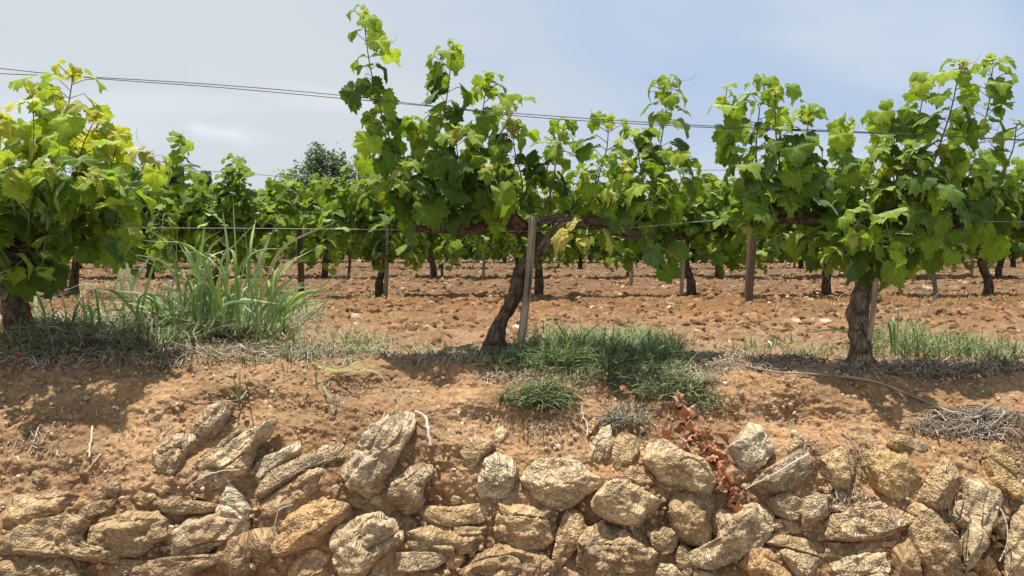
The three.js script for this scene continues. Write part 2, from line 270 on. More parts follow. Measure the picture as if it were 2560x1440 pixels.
// tones: base colour of the rock, share of grey weathering
const TONE = { ochre: [0.60, 0.44, 0.25, 0.15], pale: [0.68, 0.54, 0.35, 0.25], grey: [0.58, 0.475, 0.33, 0.5], white: [0.74, 0.64, 0.46, 0.25], orange: [0.64, 0.41, 0.205, 0.08], brown: [0.50, 0.35, 0.20, 0.12], mustard: [0.62, 0.45, 0.215, 0.06] };
const STONES = [
  ['a', 'ochre', 0, '100,280 300,250 560,240 780,265 700,340 560,470 400,520 200,595 110,570 100,440'],
  ['a', 'ochre', 0.5, '-60,640 200,600 480,540 700,470 860,520 800,640 900,760 1300,850 1050,885 700,850 300,820 -60,800'],
  ['a', 'ochre', 0.2, '800,640 1000,560 1300,440 1540,400 1650,520 1640,640 1500,720 1350,830 1150,840 950,790 800,740'],
  ['a', 'ochre', 0, '820,370 980,310 1160,290 1120,400 960,450 820,480'],
  ['a', 'ochre', -0.2, '1520,250 1700,215 1720,290 1900,300 2180,330 2100,400 1800,420 1560,400'],
  ['a', 'grey', 0.2, '1570,880 1620,720 1780,570 1960,440 2210,380 2260,480 2440,500 2420,580 2250,690 2000,830 1800,870'],
  ['a', 'white', 0.5, '2200,380 2210,250 2330,150 2430,250 2500,370 2460,480 2330,520 2230,470'],
  ['a', 'brown', 0, '890,900 1300,880 1600,900 2200,810 2230,880 1900,1000 1850,1090 1400,1120 890,1100'],
  ['a', 'grey', 0, '0,1020 60,950 130,960 120,1100 -20,1100'],
  ['a', 'brown', -0.5, '-40,840 300,850 850,890 880,1120 140,1120 -40,1000'],
  ['b', 'grey', 0.2, '320,270 380,180 470,60 600,40 660,80 560,240 470,360 350,420 340,330'],
  ['b', 'pale', 0, '20,470 200,320 320,280 345,350 270,460 240,580 180,740 110,640 60,540'],
  ['b', 'grey', 0, '330,570 480,420 560,390 620,280 700,220 780,225 640,380 520,500 400,600'],
  ['b', 'pale', 0.3, '260,770 350,640 390,560 560,430 640,360 760,270 900,215 990,150 940,290 830,380 780,560 650,670 500,720 320,780'],
  ['b', 'white', 0, '820,580 900,510 1000,410 1190,340 1200,430 1080,540 900,690 830,690'],
  ['b', 'pale', 0.3, '790,810 830,740 1000,600 1130,540 1400,400 1600,340 1610,440 1500,510 1300,570 1100,680 930,790'],
  ['b', 'brown', -0.4, '850,940 1000,800 1200,650 1500,520 1430,680 1280,820 1150,960 950,1010 850,1000'],
  ['b', 'grey', 0.6, '1550,580 1700,400 1850,220 1960,140 2060,100 2130,140 2120,260 2000,450 1920,600 1870,700 1770,765 1640,690'],
  ['b', 'orange', 0.3, '1030,1200 1120,1080 1170,920 1300,850 1450,770 1600,860 1590,950 1500,1040 1350,1170 1200,1220 1080,1260'],
  ['b', 'ochre', 0, '1590,830 1690,780 1760,840 1740,890 1640,890'],
  ['b', 'ochre', 0, '1780,790 1840,740 1900,800 1880,870 1820,880'],
  ['b', 'pale', 0.3, '1480,1160 1560,1040 1680,1000 1770,910 1880,940 2000,1030 1980,1120 1900,1240 1750,1400 1580,1430 1520,1330 1500,1220'],
  ['b', 'orange', 0, '1100,1470 1190,1260 1320,1210 1480,1190 1510,1270 1470,1400 1300,1500 1120,1500'],
  ['b', 'brown', 0, '830,1080 960,1060 1040,1120 1000,1260 950,1330 840,1340 820,1240'],
  ['b', 'brown', -0.4, '540,1460 620,1220 700,1080 820,1060 830,1300 800,1480 560,1480'],
  ['b', 'pale', 0, '680,1450 720,1370 800,1340 820,1420 740,1480'],
  ['b', 'grey', 0, '1780,1440 1830,1340 1920,1380 1930,1480 1780,1490'],
  ['c', 'grey', 0.1, '40,700 120,600 220,490 350,425 430,470 420,570 330,650 340,820 220,860 110,820'],
  ['c', 'ochre', -0.2, '700,300 830,190 920,180 980,290 880,370 820,510 720,480'],
  ['c', 'pale', 0.1, '980,170 1060,90 1110,150 1070,230 1010,290 985,230'],
  ['c', 'pale', 0, '1100,190 1150,160 1165,210 1120,245'],
  ['c', 'white', 0.2, '880,560 930,420 1000,350 1130,390 1185,480 1160,640 1090,780 940,770 885,690'],
  ['c', 'pale', 0.3, '1260,560 1330,480 1420,430 1620,430 1850,450 1930,500 1975,550 1920,640 1780,720 1720,790 1620,850 1500,820 1390,730 1290,660'],
  ['c', 'pale', 0.5, '1570,380 1680,355 1830,375 1900,430 1820,450 1650,425'],
  ['c', 'orange', 0.6, '1840,60 1880,25 1925,60 1920,120 1880,165 1850,130'],
  ['c', 'white', 0.3, '1820,340 1900,200 1960,120 2040,80 2050,250 2050,400 1980,450 1900,420'],
  ['c', 'ochre', 0, '2060,260 2140,160 2250,200 2280,330 2200,480 2080,560 2060,450'],
  ['c', 'ochre', 0.1, '290,870 400,820 600,830 860,800 940,910 860,960 700,1000 520,1010 380,980'],
  ['c', 'ochre', 0, '180,1070 400,1000 640,1015 900,1010 940,1100 880,1190 600,1290 450,1300 200,1250'],
  ['c', 'pale', 0.3, '20,1300 100,1230 300,1230 560,1220 560,1290 450,1360 250,1400 90,1400 40,1360'],
  ['c', 'ochre', 0, '1010,1060 1040,930 1060,820 1290,830 1500,830 1530,940 1520,1090 1430,1170 1250,1200 1120,1150'],
  ['c', 'ochre', 0.2, '1520,1370 1530,1240 1560,1080 1640,880 1720,800 1780,850 1790,1020 1770,1130 1680,1240 1600,1330'],
  ['c', 'brown', 0, '620,1480 790,1300 860,1220 1010,1190 1250,1190 1400,1220 1440,1330 1340,1480'],
  ['c', 'ochre', 0.2, '1270,1400 1370,1250 1490,1280 1530,1380 1510,1490 1290,1490'],
  ['c', 'pale', 0.2, '70,1140 100,1040 170,1040 180,1120 130,1190'],
  ['d', 'pale', 0.4, '180,760 260,640 370,600 520,620 650,690 730,770 700,870 560,960 400,940 240,880 190,830'],
  ['d', 'ochre', 0, '70,1180 140,1030 250,1000 400,1030 620,1150 690,1200 650,1350 560,1480 100,1480 70,1300'],
  ['d', 'pale', 0.2, '640,430 680,260 800,270 960,340 1100,400 1240,480 1300,640 1100,690 980,640 860,620 760,580 700,500'],
  ['d', 'ochre', 0.2, '870,620 940,580 1010,640 950,670'],
  ['d', 'white', 0.8, '1380,280 1460,200 1580,60 1700,100 1755,200 1740,330 1650,440 1540,520 1480,490 1420,380'],
  ['d', 'grey', 0.2, '1600,600 1700,500 1830,430 1950,350 2060,300 2110,400 2080,520 1920,650 1760,690 1620,640'],
  ['d', 'pale', 0, '1890,300 1980,160 2050,260 2030,380 1930,360'],
  ['d', 'ochre', 0, '830,820 900,700 1000,690 1190,710 1240,760 1250,960 1230,1090 1080,1150 960,1150 880,1040'],
  ['d', 'pale', 0.3, '1270,960 1340,840 1480,820 1660,790 1760,870 1740,1000 1660,1130 1600,1230 1400,1300 1220,1350 1060,1310 1050,1210 1260,1200'],
  ['d', 'pale', 0.2, '1725,770 1830,710 1990,720 2035,800 2020,920 1900,930 1770,870'],
  ['d', 'pale', 0.2, '2030,760 2150,720 2290,760 2300,850 2170,960 2050,990 2030,880'],
  ['d', 'ochre', 0.4, '1700,1080 1850,1060 2000,1110 2150,1180 2280,1260 2280,1300 2100,1250 1900,1190 1720,1150'],
  ['d', 'pale', 0.3, '1800,1210 1950,1220 2120,1280 2220,1340 2160,1420 1980,1460 1900,1330'],
  ['d', 'orange', 0.1, '1490,1330 1560,1210 1650,1180 1780,1250 1900,1390 1880,1480 1600,1490 1520,1390'],
  ['d', 'ochre', 0.2, '880,1260 940,1130 1010,1200 1040,1290 1020,1400 940,1400 890,1350'],
  ['d', 'pale', 0.1, '690,1480 740,1310 870,1330 940,1390 930,1480'],
  ['d', 'ochre', 0, '640,1040 760,1010 890,1050 910,1120 870,1220 740,1280 680,1150'],
  ['d', 'ochre', 0.1, '1050,1490 1060,1380 1200,1420 1280,1490'],
  ['d', 'ochre', -0.3, '1770,930 2020,930 2080,1060 1850,1060 1740,1000'],
  ['d', 'ochre', -0.2, '420,520 560,450 700,520 740,600 560,640 440,600'],
  ['e', 'pale', 0.4, '470,1000 540,910 680,870 800,800 1000,810 1150,830 1220,890 1330,940 1280,1000 1080,1050 950,1100 740,1105 480,1100'],
  ['e', 'pale', 0.1, '560,1320 740,1260 930,1190 1060,1240 1140,1310 1130,1490 600,1490'],
  ['e', 'brown', -0.4, '490,1150 700,1140 950,1130 1080,1230 900,1260 600,1320 540,1300'],
  ['e', 'ochre', 0, '1250,1050 1330,950 1480,980 1650,1130 1650,1280 1700,1490 1400,1490 1300,1250'],
  ['e', 'brown', -0.3, '1090,1240 1250,1060 1290,1200 1390,1330 1440,1490 1150,1490'],
  ['e', 'mustard', 0, '990,370 1040,310 1110,300 1250,400 1290,560 1260,720 1230,830 1130,800 940,650 870,460 870,370 920,330'],
  ['e', 'mustard', 0.9, '1060,260 1100,180 1200,165 1290,220 1300,310 1220,360 1140,330'],
  ['e', 'grey', 0.5, '1280,220 1350,205 1430,300 1400,360 1300,320'],
  ['e', 'pale', 0.2, '1720,560 1850,540 2020,570 2040,700 2050,800 2020,950 1930,1100 1890,1220 1760,1350 1710,1420 1720,1250 1790,1000 1780,700'],
  ['e', 'ochre', 0, '1350,700 1420,560 1530,430 1610,370 1640,480 1680,620 1600,800 1500,830 1340,750'],
  ['e', 'mustard', 0.2, '1940,430 2050,480 2180,560 2240,700 2250,800 2150,820 2040,660 1960,540'],
  ['e', 'mustard', 0, '1880,270 2090,250 2200,390 2190,540 2000,440 1900,380'],
  ['e', 'pale', 0, '2170,900 2304,760 2440,700 2440,1490 2120,1490 2130,1100'],
  ['e', 'orange', -0.2, '1980,1200 2050,1290 2050,1420 1960,1490 1890,1300'],
  ['e', 'ochre', 0.1, '1230,850 1330,800 1480,850 1620,980 1660,1120 1560,1060 1440,980 1340,940'],
  ['e', 'ochre', -0.1, '560,640 700,640 800,490 690,290 600,330 450,420 500,570'],
  ['e', 'pale', 0, '620,780 700,770 715,940 640,860'],
  ['e', 'ochre', -0.2, '2060,830 2150,850 2170,1000 2080,1100 2030,980'],
];
const wall = thing('dry_stone_wall', V(0, -0.6, -2.0), 'rough dry-stone retaining wall of ochre and grey limestone holding up the earth bank', 'wall');
function makeStone(poly, tone, push, seed) {
  const R = rng(seed * 977 + 13), n = V((R() - 0.5) * 0.3, 0.52 + (R() - 0.5) * 0.3, 0.86).normalize();
  let area = 0, cx = 0, cy = 0;
  for (let i = 0; i < poly.length; i++) { const [x0, y0] = poly[i], [x1, y1] = poly[(i + 1) % poly.length], a = x0 * y1 - x1 * y0; area += a; cx += (x0 + x1) * a; cy += (y0 + y1) * a; }
  cx /= 3 * area; cy /= 3 * area; const size = Math.sqrt(Math.abs(area) / 2);
  const h = hit(cx, cy), mpp = -h.z / F, sz = size * mpp, c = h.clone().addScaledVector(n, sz * (-0.04 + 0.26 * push));
  // outline onto the plane of the stone's face
  const U = V(1, 0, 0).sub(n.clone().multiplyScalar(n.x)).normalize(), W = n.clone().cross(U), eye = V(0, EYE, 0);
  const pl = poly.map(([x, y]) => { const d = at(x, y, 1).sub(eye), t = c.clone().sub(eye).dot(n) / d.dot(n), p = eye.clone().addScaledVector(d, t).sub(c); return [p.dot(U) * 1.12, p.dot(W) * 1.12]; });
  const rad = (dx, dy) => { let best = 0; for (let i = 0; i < pl.length; i++) { const [ax, ay] = pl[i], [bx, by] = pl[(i + 1) % pl.length], ex = bx - ax, ey = by - ay, den = dx * ey - dy * ex; if (Math.abs(den) < 1e-9) continue; const t = (ax * ey - ay * ex) / den, s = (ax * dy - ay * dx) / den; if (t > 0 && s >= -1e-6 && s <= 1 + 1e-6) best = Math.max(best, t); } return best || sz * 0.3; };
  // long axis for the layering of the rock
  let sxx = 0, sxy = 0, syy = 0; for (const [x, y] of pl) { sxx += x * x; sxy += x * y; syy += y * y; } const ang = 0.5 * Math.atan2(2 * sxy, sxx - syy), ca = Math.cos(ang), sa = Math.sin(ang);
  const minor = Math.sqrt(Math.max(1e-6, (sxx + syy) / 2 - Math.hypot((sxx - syy) / 2, sxy)) / pl.length * 2), T = clamp(minor * (0.75 + 0.3 * R()), sz * 0.28, sz * 0.7);
  const detail = size > 110 ? 26 : size > 60 ? 20 : size > 30 ? 12 : 7;
  const g = mergeVertices((() => { const q = new THREE.IcosahedronGeometry(1, detail); q.deleteAttribute('uv'); q.deleteAttribute('normal'); return q; })(), 1e-5), p = g.attributes.position;
  const cuts = []; for (let k = 0; k < 14; k++) { const a = R() * 6.283, tilt = k < 2 ? 0.25 * R() : 0.3 + R() * 0.95; cuts.push([V(Math.cos(a) * Math.sin(tilt), Math.sin(a) * Math.sin(tilt), Math.cos(tilt)), (k < 2 ? 0.72 : 0.66) + 0.22 * R(), 0]); }
  const col = [], uv = [], [tr, tg0, tb0, gr] = TONE[tone], tg = tg0 * 0.955, tb = tb0 * 0.90, ou = R() * 7, ov = R() * 7, tint = 0.82 + 0.24 * R(), S = seed * 3.7, dirty = (R() - 0.55) * 0.5, flaky = 0.15 + 0.85 * Math.pow(R(), 1.5), pos = [];
  for (let i = 0; i < p.count; i++) {
    const dx = p.getX(i), dy = p.getY(i), dz = p.getZ(i), rho = Math.hypot(dx, dy), e = 4.2, s = Math.pow(Math.pow(rho, e) + Math.pow(Math.abs(dz), e), -1 / e), r = rho > 1e-5 ? rad(dx / rho, dy / rho) : 0;
    const q = V(dx * s * r, dy * s * r, dz * s * T * (dz > 0 ? 1 : 0.8)); pos.push(q); for (const c of cuts) c[2] = Math.max(c[2], q.dot(c[0]));
  }
  for (let i = 0; i < p.count; i++) {
    const q = pos[i];
    for (const [cn, f, top] of cuts) { const d = q.dot(cn) - f * top; if (d > 0) q.addScaledVector(cn, -d * 0.96); }
    const la = q.x * ca + q.y * sa, lb = -q.x * sa + q.y * ca;       // along and across the layers
    const step = (t) => { const f = Math.floor(t); return f + sstep(0.25, 0.6, t - f); };
    const warp = 0.5 * vnoise(q.x * 9, q.y * 9 + S, q.z * 9), layers = step(lb * 26 + warp * 2 + q.z * 8 + la * 2) - (lb * 26 + warp * 2 + q.z * 8 + la * 2), block = step(2.6 * fbm(q.x * 9 + S, q.y * 9, q.z * 9, 2)) / 2.6;
    const rough = fbm(q.x * 26 + S, q.y * 26, q.z * 26, 4), pits = billow(q.x * 60, q.y * 60 + S, q.z * 60, 2), chunk = vnoise(q.x * 12 + S, q.y * 12, q.z * 12 + 9), crack = Math.abs(vnoise(la * 7 + S, lb * 22 + 4, q.z * 9));
    const d = 0.0075 * flaky * layers + 0.005 * block + 0.014 * rough + 0.005 * chunk - 0.010 * sstep(0.06, 0, crack) * flaky + 0.0045 * (0.3 - pits), k = clamp(sz / 0.13, 0.25, 1.15), len = q.length() || 1;
    q.multiplyScalar(1 + d * k * 0.8 / len); q.z += d * k * 0.9;
    p.setXYZ(i, q.x, q.y, q.z);
    const w = sstep(-0.05, 0.4, fbm(q.x * 14 + S, q.y * 14 + 5, q.z * 14, 4) + (gr - 0.5) * 0.7), lic = sstep(0.28, 0.45, fbm(q.x * 38 + S, q.y * 38, q.z * 38, 3)), iron = sstep(0.05, 0.35, fbm(q.x * 9 - S, q.y * 9, q.z * 9, 3));
    let cr = tr, cg = tg, cb = tb; const G = 0.59; cr = lerp(cr, G, w * 0.65); cg = lerp(cg, G * 0.80, w * 0.65); cb = lerp(cb, G * 0.545, w * 0.65);
    cr = lerp(cr, 0.50, iron * 0.4); cg = lerp(cg, 0.31, iron * 0.4); cb = lerp(cb, 0.14, iron * 0.4); const dirt = 0.75 * sstep(0.0, 0.3, fbm(q.x * 16 + 9, q.y * 16 + S, q.z * 16, 4) + dirty);
    cr *= 1 - 0.36 * lic * w; cg *= 1 - 0.35 * lic * w; cb *= 1 - 0.3 * lic * w; cr = lerp(cr, 0.45, dirt); cg = lerp(cg, 0.305, dirt); cb = lerp(cb, 0.175, dirt);
    col.push(cr * tint, cg * tint, cb * tint); uv.push((la + q.z * 0.6) * 2.6 + ou, (lb + q.z * 0.8) * 2.6 + ov);
  }
  g.setAttribute('color', new THREE.Float32BufferAttribute(col, 3)); g.setAttribute('uv', new THREE.Float32BufferAttribute(uv, 2)); g.computeVertexNormals();
  const m = part('stone', g, stoneMats[Math.floor(R() * 3)], wall), M = new THREE.Matrix4().makeBasis(U, W, n); m.quaternion.setFromRotationMatrix(M); m.position.copy(c).sub(wall.position);
  return { c, sz };
}
STONES.forEach(([z, tone, push, s], i) => { const [x0, y0, k] = ZOOM[z]; makeStone(s.split(' ').map((q) => { const [x, y] = q.split(',').map(Number); return [x0 + x / k, y0 + y / k]; }), tone, push, i + 1); });

{ // small wedged stones between the big ones
  const R = rng(999); for (let i = 0; i < 90; i++) { const px = R() * 2640 - 40, py = 1190 + R() * 270 - (px > 450 ? 60 * R() : 0), r = 10 + 22 * R() * R(), st = 0.5 + 0.5 * R(), rot = R() * 3.14, n = 7, poly = []; for (let k = 0; k < n; k++) { const a = k / n * 6.283, q = r * (0.75 + 0.5 * R()), x = Math.cos(a) * q, y = Math.sin(a) * q * st; poly.push([px + x * Math.cos(rot) - y * Math.sin(rot), py + x * Math.sin(rot) + y * Math.cos(rot)]); } makeStone(poly, ['ochre', 'pale', 'brown', 'orange'][Math.floor(R() * 4)], 0, 400 + i); }
}
// ---------------------------------------------------------------- clods and grit lying on the earth
function lump(seed, detail = 1) { const g = mergeVertices((() => { const q = new THREE.IcosahedronGeometry(1, detail); q.deleteAttribute('uv'); q.deleteAttribute('normal'); return q; })()), p = g.attributes.position; for (let i = 0; i < p.count; i++) { const x = p.getX(i), y = p.getY(i), z = p.getZ(i), k = 1 + 0.42 * vnoise(x * 1.6 + seed, y * 1.6, z * 1.6); p.setXYZ(i, x * k, y * k * 0.75, z * k); } const f = g.toNonIndexed(); f.computeVertexNormals(); return f; }
function scatter(name, label, category, n, seed, place, colour, geo) {
  const R = rng(seed), mesh = new THREE.InstancedMesh(geo, std(RGB(1, 1, 1), { roughness: 1 }), n), M = new THREE.Matrix4(), q = new THREE.Quaternion(), e = new THREE.Euler();
  let k = 0; for (let t = 0; t < n * 4 && k < n; t++) { const s = place(R); if (!s) continue; e.set(R() * 6.3, R() * 6.3, R() * 6.3); q.setFromEuler(e); M.compose(s.p, q, V(s.s * (0.7 + 0.6 * R()), s.s * (0.6 + 0.5 * R()), s.s * (0.7 + 0.6 * R()))); mesh.setMatrixAt(k, M); mesh.setColorAt(k, colour(R)); k++; }
  mesh.count = k; mesh.name = named(name); mesh.castShadow = mesh.receiveShadow = true; scene.add(mesh); tag(mesh, label, category, null, 'stuff');
}
const mix3 = (a, b, t) => RGB(lerp(a[0], b[0], t), lerp(a[1], b[1], t), lerp(a[2], b[2], t));
scatter('soil_clods', 'broken red-brown clods of tilled earth between the vine rows', 'clods', 34000, 5, (R) => {
  const D = 2.75 * Math.pow(8, Math.pow(R(), 0.8) * 0.95), x = (R() * 2 - 1) * D * 0.8, s = 0.005 + 0.024 * Math.pow(R(), 3.5) + 0.0007 * D; if (D < 3.0 && R() < 0.6) return null; return { p: V(x, fieldY(x, D) + s * 0.1, -D), s };
}, (R) => { const t = R(); return t > 0.965 ? RGB(0.46, 0.34, 0.23) : mix3([0.13, 0.068, 0.03], [0.32, 0.178, 0.082], R()); }, lump(3));
scatter('bank_grit', 'small crumbs of earth and pale grit on the sunlit bank', 'grit', 10000, 6, (R) => {
  const v = 2 + R() * 7.4, x = (R() * 2 - 1) * 1.75, [D, y] = ground(x, v), s = 0.0016 + 0.0062 * Math.pow(R(), 3.5); return { p: V(x, y + 0.003, -D + 0.004), s };
}, (R) => { const t = R(); return t > 0.93 ? mix3([0.58, 0.44, 0.28], [0.70, 0.60, 0.44], R()) : mix3([0.32, 0.20, 0.11], [0.43, 0.285, 0.165], R()); }, lump(9));
scatter('pale_stones', 'pale stones strewn over the vineyard floor between the far rows', 'stones', 330, 7, (R) => {
  const D = R() < 0.45 ? 12.6 + 2.2 * R() : 2.8 + 14 * R() * R(), x = (R() * 2 - 1) * D * 0.8, s = (D > 12 ? 0.028 : 0.006) + 0.016 * Math.pow(R(), 4); return { p: V(x, fieldY(x, D) + s * 0.35, -D), s };
}, (R) => mix3([0.52, 0.40, 0.28], [0.70, 0.64, 0.54], R()), lump(15));

// ---------------------------------------------------------------- vine leaves
function leafGeo(seed, n = 44, fine = true) {
  const R = rng(seed), P = [], U = [], I = [], fold = 0.2 + 0.7 * R(), droop = 0.15 + 0.75 * R(), wave = 0.06 + 0.12 * R(), ph = R() * 6, asym = (R() - 0.5) * 0.16, cup = R() < 0.5 ? 1 : -0.5;
  const prof = [[0, 1], [0.46, 0.78], [0.96, 0.90], [1.45, 0.69], [1.95, 0.76], [2.5, 0.66], [2.86, 0.48], [3.14, 0.08]];
  const rad = (a) => { const b = Math.abs(a); let i = 0; while (i < prof.length - 2 && prof[i + 1][0] < b) i++; const [a0, r0] = prof[i], [a1, r1] = prof[i + 1], t = clamp((b - a0) / (a1 - a0)), s = t * t * (3 - 2 * t); return lerp(r0, r1, s); };
  const shape = (x, y) => { const r = Math.hypot(x, y), a = Math.atan2(x, y); return -droop * (y > 0 ? y * y : y * y * 0.4) + fold * Math.abs(x) * 0.55 * cup - 0.3 * x * x * cup + wave * r * Math.sin(a * 5 + ph) + asym * x; };
  const put = (x, y) => { P.push(x, y, shape(x, y)); U.push(0.5 + x / 2.1, 0.36 + y / 2.1); };
  put(0, 0); const rings = fine ? [0.36, 0.70, 1] : [1];
  for (const f of rings) for (let k = 0; k <= n; k++) { const a = (k / n * 2 - 1) * Math.PI; let r = rad(a) * f; if (f === 1) r *= (k % 2 ? 1.06 : 0.92) + 0.07 * (R() - 0.5); put(Math.sin(a) * r, Math.cos(a) * r); }
  for (let k = 0; k < n; k++) I.push(0, 1 + k, 2 + k);
  for (let q = 0; q < rings.length - 1; q++) for (let k = 0; k < n; k++) { const a = 1 + q * (n + 1) + k, b = a + n + 1; I.push(a, b, a + 1, a + 1, b, b + 1); }
  const g = new THREE.BufferGeometry(); g.setAttribute('position', new THREE.Float32BufferAttribute(P, 3)); g.setAttribute('uv', new THREE.Float32BufferAttribute(U, 2)); g.setIndex(I); g.computeVertexNormals(); return g;
}
const LEAVES = Array.from({ length: 20 }, (_, i) => leafGeo(100 + i)), SIMPLE = Array.from({ length: 6 }, (_, i) => leafGeo(300 + i, 16, false)), TINY = Array.from({ length: 3 }, (_, i) => leafGeo(400 + i, 8, false));
const CAM = V(0, EYE, 0);
function leafFrame(R, p, o, size, upness = 1.05) {                    // blade hung at p: points outward and down, faces up and outward
  const d = o.clone().multiplyScalar(0.75).add(V(0, -0.55, 0)).add(V(R() - 0.5, R() - 0.5, R() - 0.5).multiplyScalar(0.9)).normalize();
  const n = V(0, upness, 0).addScaledVector(o, 0.6).add(V((R() - 0.5) * 1.2, (R() - 0.5) * 0.7, (R() - 0.5) * 1.2 + 0.12)); n.addScaledVector(d, -n.dot(d)).normalize();
  const x = d.clone().cross(n).normalize(), M = new THREE.Matrix4().makeBasis(x, d, n); M.scale(V(size * (0.85 + 0.3 * R()), size, size)); M.setPosition(p); return M;
}
// one shoot: cane with petioles and tendrils in one mesh, its leaves as children
function growShoot(root, base, pts, R, { size = 0.062, gap = 0.04, pick, rad = 0.0035, dbl = 0.55, tend = 0.25, geos = LEAVES, bare = 0, list, upness = 1.05, canes = caneGreen }) {
  const curve = new THREE.CatmullRomCurve3(pts, false, 'centripetal'), L = curve.getLength(), b = new Build(), white = [1, 1, 1];
  b.tube(curve.getSpacedPoints(16).map((p) => p.sub(base)), (t) => rad * (1.15 - 0.75 * t), 6, white);
  const made = part('shoot', new THREE.BufferGeometry(), canes, root); let az = R() * 6.28, s = gap * 0.6;
  while (s < L) {
    const t = s / L, p = curve.getPointAt(t), T = curve.getTangentAt(t), A = Math.abs(T.y) > 0.95 ? V(1, 0, 0) : V(0, 1, 0), U = A.clone().cross(T).normalize(), W = T.clone().cross(U);
    const cnt = t < 0.93 && R() < dbl ? 2 : 1;
    for (let c = 0; c < cnt; c++) {
      if (t < bare) break;
      const f = az + (R() - 0.5) * 1.4 + c * 2.4, o = U.clone().multiplyScalar(Math.cos(f)).addScaledVector(W, Math.sin(f)), k = t > 0.8 ? lerp(1.0, 0.5, (t - 0.8) / 0.2) : 0.62 + 0.45 * R() + (t < 0.5 ? 0.18 * R() : 0), sz = size * k * (c ? 0.75 : 1);
      const pl = sz * (0.7 + 0.7 * R()), mid = p.clone().addScaledVector(o, pl * 0.55).add(V(0, pl * 0.35, 0)), q = p.clone().addScaledVector(o, pl).add(V(0, pl * (0.3 - 0.4 * R() + (t > 0.85 ? 0.5 : 0)), 0));
      b.tube([p, mid, q].map((v) => v.clone().sub(base)), () => 0.0013, 4, white);
      const M = leafFrame(R, q.clone().sub(base), o, sz, upness); list.push({ M, mat: pick(t, R), geo: geos[Math.floor(R() * geos.length)], parent: made, rank: sz / Math.max(0.3, -q.z) });
    }
    if (R() < tend && t > 0.35) { const f = R() * 6.28, o = U.clone().multiplyScalar(Math.cos(f)).addScaledVector(W, Math.sin(f)), l = 0.05 + 0.05 * R(), tp = []; for (let i = 0; i <= 12; i++) { const u = i / 12, w = u * u * 7; tp.push(p.clone().sub(base).addScaledVector(o, l * u).addScaledVector(T, l * 0.5 * u + 0.012 * Math.sin(w) * u).addScaledVector(W, 0.012 * Math.cos(w) * u)); } b.tube(tp, (u) => 0.0011 * (1 - 0.5 * u), 4, white); }
    az += Math.PI + (R() - 0.5) * 0.6; s += gap * (0.75 + 0.5 * R()) * (t > 0.8 ? 0.7 : 1);
  }
  for (let k = 0; k < 3; k++) { const f = az + k * 2.1, e = curve.getPointAt(1), o = V(Math.cos(f), 0, Math.sin(f)); list.push({ M: leafFrame(R, e.sub(base).addScaledVector(o, 0.006).add(V(0, 0.012 * k - 0.01, 0)), o.multiplyScalar(0.8).add(V(0, 0.5, 0)).normalize(), size * (0.5 - 0.09 * k), 0.6), mat: pick(0.97, R), geo: geos[Math.floor(R() * geos.length)], parent: made, rank: 0.5 }); }
  made.geometry = b.geo(); return made;
}
function hangLeaves(root, list, cap = 300, keep = 1e9) {
  list.sort((a, b) => b.rank - a.rank); const rest = [];
  list.forEach((l, i) => { if (i < Math.min(cap, keep)) { const m = part('leaf', l.geo, l.mat, l.parent); l.M.decompose(m.position, m.quaternion, m.scale); } else rest.push(l); });
  if (rest.length) { const by = new Map(); for (const l of rest) { if (!by.has(l.mat)) by.set(l.mat, []); by.get(l.mat).push(l.geo.clone().applyMatrix4(l.M)); } const b = [...by.entries()].sort((p, q) => q[1].length - p[1].length); const g = mergeGeometries(b.flatMap(([, gs]) => gs)); const m = part('leaves', g, b[0][0], root); m.userData.kind = 'stuff'; }
}
const greens = (tips, bright = 0) => (t, R) => { const r = R() + bright * (0.3 + t); if (t > 0.93) return R() < 0.4 ? LEAF.bronze : LEAF.lime; if (t > tips) return R() < 0.6 ? LEAF.lime : LEAF.fresh; return r < 0.3 ? LEAF.deep : r < 0.36 ? LEAF.blue : r < 0.68 ? LEAF.mid : r < 1.0 ? LEAF.fresh : LEAF.lime; };
const limes = (t, R) => { const r = R(); if (t > 0.94) return r < 0.6 ? LEAF.yellow : LEAF.bronze; if (t > 0.3) return r < 0.32 ? LEAF.yellow : r < 0.9 ? LEAF.lime : LEAF.fresh; return r < 0.45 ? LEAF.lime : r < 0.85 ? LEAF.fresh : LEAF.mid; };
const golds = (t, R) => { const r = R(); return r < 0.4 ? LEAF.gold : r < 0.75 ? LEAF.yellow : LEAF.lime; };
